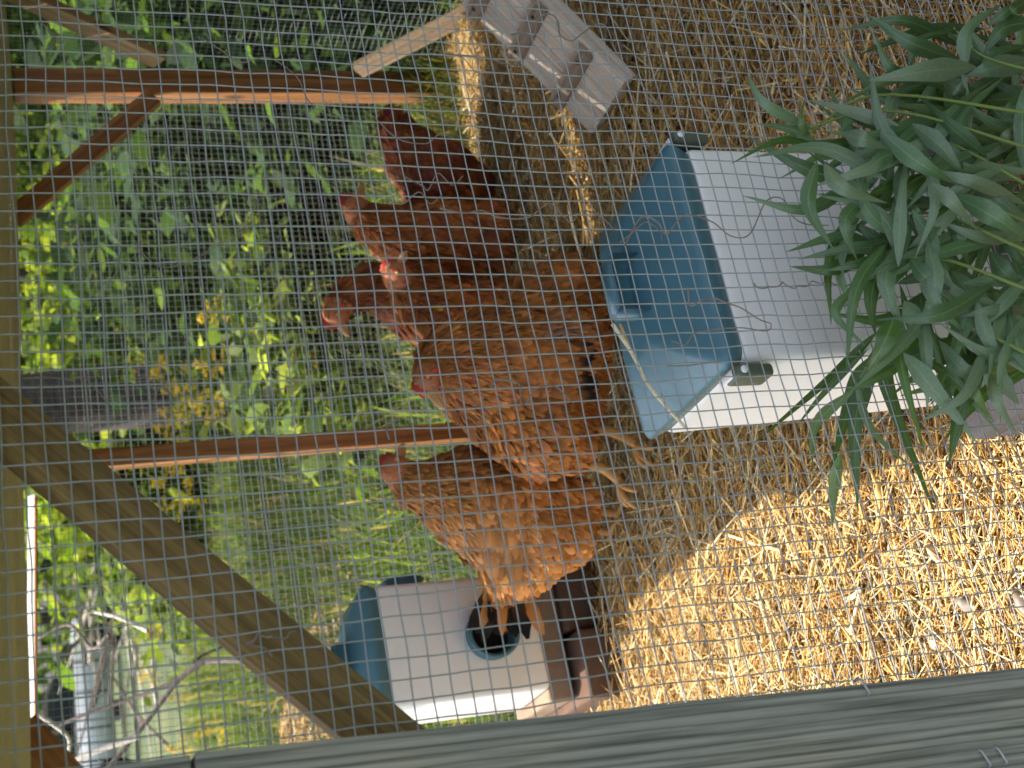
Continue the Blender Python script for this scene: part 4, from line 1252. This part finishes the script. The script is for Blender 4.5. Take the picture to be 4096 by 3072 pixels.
GR = [(.075, .13, .03), (.095, .155, .035), (.05, .095, .022), (.13, .18, .055), (.24, .21, .12), (.06, .11, .03)]
ps = []
x, y = inside_view(30000, 2.36, 7.5, .1, 1.7); ps.append(blades(len(x), x, y, gz(x, y), .05, .16, .003, .009, GR, .6))
cx_, cy_ = inside_view(1500, 2.5, 11.0, .1, 1.2)
ci_ = RNG.integers(0, 1500, 30000); x = cx_[ci_] + RNG.normal(0, .06, 30000); y = np.maximum(cy_[ci_] + RNG.normal(0, .06, 30000), 2.36)
ps.append(blades(len(x), x, y, gz(x, y), .06, .24, .004, .013, GR, .5))
x, y = inside_view(12000, 2.36, 3.2, .1); ps.append(blades(len(x), x, y, gz(x, y), .03, .10, .002, .005, GR, .6))
x = RNG.uniform(.15, 1.73, 4200); y = 2.08 + .27 * RNG.random(4200) ** .6; ps.append(blades(len(x), x, y, sz(x, y) - .01, .02, .11, .0016, .005, [(.04, .07, .018), (.05, .085, .02), (.10, .09, .035)], .6))  # grass along the back wall, shade put into its darker greens
x = RNG.uniform(1.74, 3.0, 14000); y = RNG.uniform(1.2, 3.2, 14000); ps.append(blades(len(x), x, y, gz(x, y), .05, .22, .003, .008, GR[:3], .45))
def joinp(ps):
    V = np.concatenate([p[0] for p in ps]); C = np.concatenate([p[2] for p in ps]); F = []; o = 0
    for p in ps: F.append(p[1] + o); o += len(p[0])
    return V, np.concatenate(F), C
V, F, C = joinp(ps)
tag(raw_obj('grass', V, F, M['foliage'], col=C), 'sunlit meadow grass outside the back wall', 'grass', kind='stuff')

LT = np.array([(0, 0, 0), (.35, -.5, .05), (.35, .5, .05), (.75, -.35, .0), (.75, .35, .0), (1, 0, -.1)])
LF = np.array([(0, 1, 3, 4), (0, 4, 2, 0)]) if False else np.array([(0, 1, 2), (1, 3, 2), (2, 3, 4), (3, 5, 4)])
def leaf_cloud(P, L0, L1, asp, cols, droop=.2, up=.35):
    n = len(P)
    d = RNG.normal(0, 1, (n, 3)); d[:, 2] = d[:, 2] * .5 - droop
    nn = RNG.normal(0, .55, (n, 3)); nn[:, 2] += up + .4
    R = basis(d, nn)
    L = RNG.uniform(L0, L1, n)
    V, F = instances(LT, LF, P, R, np.stack([L, L * asp, L], 1))
    cs = np.array(cols); c = cs[RNG.integers(0, len(cs), n)] * RNG.uniform(.5, 1.5, (n, 1))
    return V, F, np.repeat(c, len(LT), 0)

WG = [(.055, .10, .022), (.075, .13, .028), (.028, .058, .017), (.13, .185, .04), (.20, .26, .075), (.16, .22, .045)]  # wide tones put sunlit and shaded leaves into the colour
WD = [(.035, .075, .025), (.045, .09, .03), (.03, .065, .028), (.06, .105, .03)]  # darker set, shade beyond the side wall put into the greens
# low undergrowth: stems one cannot count
x, y = inside_view(7000, 3.0, 8.5, .1, 1.2)
k = vnoise(x * 1.1, y * 1.1, 9) + 1.2 * sstep(.34, .46, x / y) - .55 > RNG.random(len(x)) * .8
x, y = x[k], y[k]
P = np.stack([x, y, gz(x, y) + RNG.random(len(x)) * .38 * (.5 + .5 * sstep(.28, .5, x / y))], 1)
P = np.repeat(P, 7, 0) + RNG.normal(0, .045, (len(P) * 7, 3))
V, F, C = leaf_cloud(P, .05, .12, .42, WG)
tag(raw_obj('undergrowth', V, F, M['foliage'], col=C), 'tangled low green undergrowth behind the run', 'undergrowth', kind='stuff')
x = RNG.uniform(1.85, 3.6, 4200); y = RNG.uniform(1.6, 4.2, 4200)
P = np.stack([x, y, gz(x, y) + RNG.random(len(x)) ** 1.3 * .75], 1)
P = np.repeat(P, 6, 0) + RNG.normal(0, .05, (len(P) * 6, 3))
V, F, C = leaf_cloud(P, .05, .12, .45, WD)
tag(raw_obj('undergrowth', V, F, M['foliage'], col=C), 'shaded dark green undergrowth beyond the side wall', 'undergrowth', kind='stuff')

# goldenrod: eight kinds of plant, copied
def goldenrod(h, seed, flower):
    rg = np.random.default_rng(seed)
    t = np.linspace(0, 1, 10)
    S_ = np.stack([.10 * h * t ** 2 * math.cos(seed), .10 * h * t ** 2 * math.sin(seed), h * t], 1)
    Vs, Fs = tube_np(S_, np.linspace(.004, .0018, 10), 5)
    nl = int(64 * h / .7)
    s = rg.uniform(.08, .97, nl)
    P = np.stack([np.interp(s, t, S_[:, i]) for i in range(3)], 1)
    yaw = rg.uniform(0, 6.283, nl); d = np.stack([np.cos(yaw), np.sin(yaw), rg.uniform(.05, .9, nl)], 1)
    R = basis(d, np.tile([0, 0, 1.0], (nl, 1)))
    L = rg.uniform(.06, .115, nl) * (1.1 - .5 * s)
    V, F = instances(LT, LF, P, R, np.stack([L, L * .30, L], 1))
    cs = np.array(WG); c = np.repeat(cs[rg.integers(0, len(cs), nl)] * rg.uniform(.7, 1.3, (nl, 1)), len(LT), 0)
    Fs3 = np.vstack([Fs[:, [0, 1, 2]], Fs[:, [0, 2, 3]]])
    V2 = np.vstack([V, Vs]); F2 = np.vstack([F, Fs3 + len(V)])
    C2 = np.vstack([c, np.tile((.09, .12, .03), (len(Vs), 1))])
    me = raw_mesh('goldenrod', V2, F2, M['foliage'], col=C2)
    fm = None
    if flower:
        parts = []
        top = S_[-1]
        nb = 9
        pts = []
        for k in range(nb):
            a = rg.uniform(0, 6.283); z0 = -.19 * k / nb
            bl = .045 + .10 * k / nb
            for q in np.linspace(.1, 1, 12):
                pts.append(top + [math.cos(a) * bl * q, math.sin(a) * bl * q, z0 + .05 * q * (1 - .6 * q) + .02])
        pts = np.array(pts) + rg.normal(0, .004, (len(pts), 3))
        pts = np.repeat(pts, 2, 0) + rg.normal(0, .004, (len(pts) * 2, 3))
        n = len(pts); d = rg.normal(0, 1, (n, 3)); nn = rg.normal(0, 1, (n, 3))
        V, F = instances(LT, LF, pts, basis(d, nn), np.tile([.015, .013, .010], (n, 1)))
        cl = np.array([(.72, .50, .02), (.80, .62, .04), (.60, .42, .02)])[rg.integers(0, 3, n)]
        fm = raw_mesh('flower_plume', V, F, M['flower'], col=np.repeat(cl, len(LT), 0))
    return me, fm
KINDS_G = [goldenrod(.55 + .06 * i, 100 + i, i % 2 == 0 or i == 5) for i in range(8)]
spots = []
for (px, py, Y) in ((330, 775, 5.5), (342, 805, 5.3), (325, 840, 5.6), (345, 872, 5.2), (332, 905, 5.5), (350, 790, 4.9), (372, 850, 4.8), (380, 900, 4.7), (400, 90, 5.2), (430, 200, 4.6), (470, 150, 4.2), (330, 330, 6.0), (350, 420, 5.2), (410, 380, 4.4), (430, 470, 4.8), (520, 430, 3.9), (480, 540, 4.0), (380, 520, 5.4), (440, 570, 4.4),
                    (545, 420, 3.6), (300, 560, 6.4), (350, 640, 5.6), (500, 690, 3.8), (540, 720, 3.5), (460, 640, 4.2), (650, 750, 3.1), (420, 830, 4.6), (470, 930, 4.0), (500, 900, 3.8),
                    (400, 960, 5.0), (330, 1010, 5.5), (390, 1100, 5.2), (340, 1110, 5.8), (600, 640, 3.3), (560, 800, 3.5), (390, 1480, 6.0), (360, 1600, 6.2), (420, 1560, 5.6), (300, 1480, 8.0), (320, 1380, 8.0),
                    (400, 260, 4.8), (520, 300, 3.8), (600, 350, 3.3), (470, 760, 4.2), (390, 690, 5.0), (430, 730, 4.6), (560, 540, 3.5), (610, 500, 3.2), (330, 700, 6.2), (450, 350, 4.2), (340, 230, 5.6)):
    p = atY(px, py, Y); spots.append((p.x, p.y, p.z))
for i in range(46):
    y = random.uniform(3.6, 7.5); x = y * random.uniform(.42, .84)
    spots.append((x, y, float(gz(x, y)) + random.uniform(.45, .85)))
hs = [.55 + .06 * i for i in range(8)]
for i, (x, y, ztop) in enumerate(spots):
    g0 = float(gz(x, y)); want = ztop - g0
    if i >= 51 and .385 < x / y < .48: continue
    k = random.randrange(8) if i >= 51 else random.choice((0, 2, 4, 5, 6))
    s = max(.5, min(1.9, want / (hs[k] + .03)))
    me, fm = KINDS_G[k]
    o = bpy.data.objects.new('goldenrod', me); link(o)
    o.location = (x, y, g0 - .01); o.scale = (s, s, s); o.rotation_euler = (0, 0, random.uniform(0, 6.28))
    gl, ll = ('goldenrod in flower behind the back wall', 'tall goldenrod with a yellow plume in the meadow behind the wire') if fm else ('leafy goldenrod stems not in flower', 'tall leafy green weed without flowers in the meadow behind the wire')
    tag(o, ll, 'goldenrod', gl)
    if fm:
        f = bpy.data.objects.new('flower_plume', fm); link(f); f.parent = o

# bushes
def bush(x, y, h, w, n, cols, label, group=None, L=(.05, .13), name='bush', z0=None):
    zb = float(gz(x, y)) if z0 is None else z0
    nc = 14
    cen = np.stack([RNG.normal(0, w * .38, nc), RNG.normal(0, w * .38, nc), RNG.uniform(.15, .95, nc) * h], 1)
    idx = RNG.integers(0, nc, n)
    P = cen[idx] + RNG.normal(0, 1, (n, 3)) * np.array([w * .17, w * .17, h * .13])
    P[:, 2] = np.maximum(P[:, 2], .02)
    V, F, C = leaf_cloud(P + [x, y, zb], *L, .5, cols)
    t = empty(name, (x, y, zb), label, name, group)
    raw_obj('leaves', V, F, M['foliage'], t, col=C)
    parts = []
    for k in range(5):
        a = random.uniform(0, 6.28); e = np.array([x + math.cos(a) * w * .3, y + math.sin(a) * w * .3, zb + h * random.uniform(.5, .9)])
        parts.append(tube_np(crom([np.array([x, y, zb - .05]), (np.array([x, y, zb]) + e) / 2 + [0, 0, h * .1], e], 7), np.linspace(.02, .006, 7) * max(.6, h), 5))
    V, F = merge(parts); raw_obj('stems', V, F, M['twig'], t, smooth=True)
    return t
FOR = [(.04, .085, .02), (.055, .11, .025), (.07, .13, .03), (.03, .06, .02)]
BRT = [(.08, .135, .018), (.12, .18, .025), (.045, .09, .014), (.20, .26, .05)]  # bright and dark tones put dappled light into the leaf colour
gb = 'sunlit bushes at the meadow edge'
for i in range(13):
    y = random.uniform(8.5, 13); x = y * (.37 + .04 * i + random.uniform(-.015, .015))
    bush(x, y, random.uniform(.6, 1.15), random.uniform(1.0, 1.8), 3600, BRT if x / y < .66 else FOR, 'leafy bush in the bushes along the meadow edge', gb, (.07, .16))
gb = 'tall dark bushes of the wood edge'
for i in range(9):
    y = random.uniform(14, 24); x = y * (.42 + .055 * i + random.uniform(-.02, .02))
    bush(x, y, random.uniform(1.6, 3.2), random.uniform(2, 3.2), 2600, FOR if i % 3 else BRT, 'dark tall bush among the bushes at the wood edge', gb, (.10, .24), 'bush')

def tree(x, y, h, r, crown, ncl, label, group=None, lean=(0, 0), cols=FOR, L=(.10, .22), n=7000):
    zb = float(gz(x, y))
    t = empty('tree', (x, y, zb), label, 'tree', group)
    P = [np.array([x, y, zb - .2]), np.array([x + lean[0] * .3, y + lean[1] * .3, zb + h * .35]), np.array([x + lean[0], y + lean[1], zb + h])]
    Q = crom(P, 16)
    V, F = tube_np(Q, np.concatenate([[r * 1.35, r * 1.12], np.linspace(r * 1.02, r * .3, 14)]), 14)
    V = V + (RNG.normal(0, r * .025, V.shape))
    tr = raw_obj('trunk', V, F, M['bark'], t, smooth=True)
    # limbs
    parts = []; tips = []
    for k in range(10):
        s = random.uniform(.40, .97); q = Q[int(s * 15)]
        a = random.uniform(0, 6.28); l = crown * random.uniform(.5, 1.0)
        e = q + np.array([math.cos(a) * l, math.sin(a) * l, l * random.uniform(.2, .7)])
        parts.append(tube_np(crom([q, (q + e) / 2 + [0, 0, -.1 * l], e], 7), np.linspace(r * .35, r * .07, 7), 6)); tips.append(e); tips.append((q + e) / 2)
    V, F = merge(parts); o = raw_obj('limbs', V, F, M['bark'], None, smooth=True); wparent(o, t)
    tips = np.array(tips)
    idx = RNG.integers(0, len(tips), n)
    P = tips[idx] + RNG.normal(0, crown * .24, (n, 3)) * [1, 1, .75]
    V, F, C = leaf_cloud(P, *L, .5, cols)
    raw_obj('crown', V, F, M['foliage'], t, col=C)
    return t
tk0, tk1 = atY(190, 770, 6.6), atY(190, 910, 6.6)
tree((tk0.x + tk1.x) / 2, 6.6, 7.0, (tk0.x - tk1.x) / 2 * .93, 2.4, 9, 'thick furrowed tree trunk standing in the meadow between the posts', None, (-.4, .5))
gt = 'slim trees of the wood behind the bushes'
for (rx, y, h, r) in ((.45, 15, 9, .16), (.53, 17, 8, .12), (.60, 12, 9, .15), (.66, 16, 10, .2), (.72, 10.5, 8, .13), (.78, 13, 9, .17), (.83, 9.5, 8, .12), (.40, 22, 10, .2), (.33, 33, 10, .2), (.20, 36, 11, .22), (.27, 38, 11, .22), (.145, 34, 10, .2), (.57, 26, 10, .2)):
    tree(rx * y, y, h, r, 2.4, 8, 'slim trunked tree in the wood behind the bushes', gt, (random.uniform(-.5, .5), random.uniform(-.5, .5)), FOR, (.16, .34), 3600)
# far belt of wood, one mass
x = RNG.uniform(-10, 110, 4200); y = RNG.uniform(48, 78, 4200)
P = np.stack([x, y, gz(x, y) + RNG.random(4200) ** .8 * 9], 1); P = np.repeat(P, 3, 0) + RNG.normal(0, .4, (12600, 3))
V, F, C = leaf_cloud(P, .5, 1.1, .6, FOR)
tag(raw_obj('far_wood', V, F, M['foliage'], col=C), 'far belt of wood closing off the meadow', 'wood', kind='stuff')

# dead fallen branch at the upper left
db = empty('dead_branch', (.66, 3.2, 0), 'dead bare branch with pale and dark limbs behind the diagonal brace', 'branch')
def limb(pts, r0, r1, mat, Y=3.2):
    P = [np.array(atY(x, y, Y + .05 * k)) for k, (x, y) in enumerate(pts)]
    V, F = tube_np(crom(P, 6 * len(P)), np.linspace(r0, r1, 6 * len(P)), 7)
    raw_obj('limb', V, F, mat, db, smooth=True)
limb([(640, 1425), (510, 1425), (440, 1430), (385, 1470), (320, 1555), (230, 1665), (190, 1720)], .008, .006, M['twig'])
limb([(440, 1430), (360, 1480), (280, 1510), (180, 1545), (120, 1570)], .006, .004, M['twig'])
limb([(60, 1530), (110, 1560), (150, 1600), (130, 1655), (60, 1700)], .006, .004, M['palebark'])
limb([(300, 1590), (200, 1625), (130, 1660), (60, 1690)], .0075, .006, M['palebark'])
limb([(235, 1370), (200, 1400), (150, 1350), (90, 1375), (60, 1385)], .005, .003, M['twig'])
limb([(320, 1362), (260, 1335), (200, 1320)], .006, .004, M['palebark'])
limb([(420, 1430), (440, 1415), (520, 1380), (560, 1360)], .004, .002, M['twig'])
# pale plank fence deep in the weeds
fc0, fc1 = atY(150, 742, 10.5), atY(150, 560, 10.5)
fz_ = float(gz(fc0.x, 10.5))
fen = empty('plank_fence', (fc0.x, 10.5, fz_), 'short run of weathered pale plank fence beyond the goldenrod', 'fence')
for xi in (118, 142, 166, 190, 214, 238):
    p, q = atY(xi, 745, 10.5), atY(xi, 556, 10.5)
    p.z = q.z = (p.z + q.z) / 2
    beam('plank', p, q, .105, .03, M['palebark'] if xi in (142, 190) else M['ramp'], fen, bevel=.004)
for xx_ in (fc0.x + .1, (fc0.x + fc1.x) / 2, fc1.x - .1):
    beam('upright', (xx_, 10.54, fz_ - .2), (xx_, 10.54, 1.02), .09, .07, M['bark'], fen, bevel=.004)
# brush pile in front of the car
bp_ = atY(100, 1180, 15.0)
bpile = empty('brush_pile', (bp_.x, 15.0, float(gz(bp_.x, 15.0))), 'dark tangled heap of cut branches on the lawn before the car', 'brush pile')
for i in range(80):
    c = np.array([bp_.x + random.gauss(.0, .9), 15.0 + random.gauss(0, .4), float(gz(bp_.x, 15.0)) + abs(random.gauss(.25, .42))])
    a = random.uniform(0, 3.14); l = random.uniform(.5, 1.3)
    d = np.array([math.cos(a) * l, math.sin(a) * l * .4, random.gauss(0, .28) * l])
    V, F = tube_np(crom([c - d, c + [0, 0, random.gauss(0, .06)], c + d], 8), np.linspace(.026, .008, 8), 5)
    raw_obj('stick', V, F, M['twig'] if i % 4 else M['palebark'], bpile, smooth=True)
# small heap of straw outside
hx, hy = 1.02, 4.35
hp = atY(575, 1520, 4.3); hx, hy = hp.x - .1, hp.y
fh = lambda X, Y: gz(X, Y) + .22 * np.exp(-(((X - hx) / .28) ** 2 + ((Y - hy) / .3) ** 2))
V, F, C = straw_mesh(4200, (hx - .55, hx + .5), (hy - .5, hy + .55), fh, .04, .14, .003, .006, .02, STRAW, 0)
tag(raw_obj('straw_heap', V, F, M['straw'], col=C), 'small heap of old straw on the grass outside', 'straw heap', kind='stuff')

# ------------------------------------------------------------------ parked car
def car():
    YC = 24.0
    wf = atY(262, 1352, YC)
    g0 = float(gz(wf.x, YC))
    t = empty('parked_car', (wf.x - 1.3, YC + .85, g0), 'white car with dark windows parked side-on far beyond the meadow', 'car')
    L0 = wf.x + .98        # nose
    prof = [(0, .30), (0, .62), (-.10, .80), (-1.0, .93), (-1.25, .97), (-2.5, .98), (-4.1, .98), (-4.45, .95), (-4.5, .35)]
    bm = bmesh.new()
    A = []; B = []
    for px, pz in prof:
        ins = .16 if pz > 1.2 else 0
        A.append(bm.verts.new((L0 + px, YC + ins, g0 + pz))); B.append(bm.verts.new((L0 + px, YC + 1.7 - ins, g0 + pz)))
    bm.faces.new(A); bm.faces.new(B[::-1])
    for i in range(len(A)):
        j = (i + 1) % len(A); bm.faces.new((A[i], B[i], B[j], A[j]))
    bmesh.ops.bevel(bm, geom=list(bm.edges), offset=.03, segments=2, affect='EDGES')
    bm_obj('body', bm, M['car'], t, True)
    bm = bmesh.new()
    cp = [(-1.30, .975), (-1.95, 1.42), (-2.3, 1.48), (-3.4, 1.46), (-4.1, .975)]
    A = [bm.verts.new((L0 + px, YC + .05 + .28 * (pz - .97), g0 + pz)) for px, pz in cp]; B = [bm.verts.new((L0 + px, YC + 1.65 - .28 * (pz - .97), g0 + pz)) for px, pz in cp]
    bm.faces.new(A); bm.faces.new(B[::-1])
    for i in range(len(A)):
        j = (i + 1) % len(A); bm.faces.new((A[i], B[i], B[j], A[j]))
    bmesh.ops.bevel(bm, geom=list(bm.edges), offset=.02, segments=2, affect='EDGES')
    bm_obj('cabin', bm, M['tyre'], t, True)
    def quad(name, pts, mat, th=.02):
        bm = bmesh.new()
        f = [bm.verts.new(p) for p in pts]; k = [bm.verts.new((p[0], p[1] + th, p[2])) for p in pts]
        bm.faces.new(f); bm.faces.new(k[::-1])
        for i in range(len(f)):
            j = (i + 1) % len(f); bm.faces.new((f[i], k[i], k[j], f[j]))
        return bm_obj(name, bm, mat, t)
    def win(pts): return quad('window', [(L0 + a, YC + (.0 if b_ < 1.0 else .155) - .022, g0 + b_) for a, b_ in pts], M['glass'])
    win([(-1.42, .99), (-2.02, 1.38), (-2.62, 1.41), (-2.62, .99)]); win([(-2.70, .99), (-2.70, 1.41), (-3.32, 1.39), (-3.75, .99)])
    quad('door_trim', [(L0 - 1.2, YC - .02, g0 + .97), (L0 - 4.2, YC - .02, g0 + .97), (L0 - 4.2, YC - .02, g0 + .945), (L0 - 1.2, YC - .02, g0 + .945)], M['tyre'])
    for a in (-1.52, -2.05, -2.66, -3.2, -3.7):
        quad('door_gap', [(L0 + a, YC - .004, g0 + .93), (L0 + a, YC - .004, g0 + .36), (L0 + a - .035, YC - .004, g0 + .36), (L0 + a - .035, YC - .004, g0 + .93)], M['tyre'], .004)
    quad('headlight', [(L0 - .02, YC - .01, g0 + .66), (L0 - .02, YC - .01, g0 + .58), (L0 - .34, YC - .01, g0 + .62), (L0 - .30, YC - .01, g0 + .72)], M['pin'])
    for a in (-.98, -3.6):
        c = (L0 + a, YC, g0 + .32)
        wh = bm_obj('wheel', disc_bm(.33, (0, -1, 0), (c[0], c[1] + .16, c[2]), .19), M['tyre'], t)
        ar = bm_obj('wheel_arch', disc_bm(.40, (0, -1, 0), (c[0], c[1] + .1, c[2] + .03), .106), M['black'], t)  # black disc paints the shade in the arch
        rm = bm_obj('rim', disc_bm(.19, (0, -1, 0), (c[0], c[1] - .03, c[2]), .012), M['rim'], None)
        rm.parent = wh; rm.matrix_parent_inverse = Matrix.Translation(-Vector(t.location))
car()
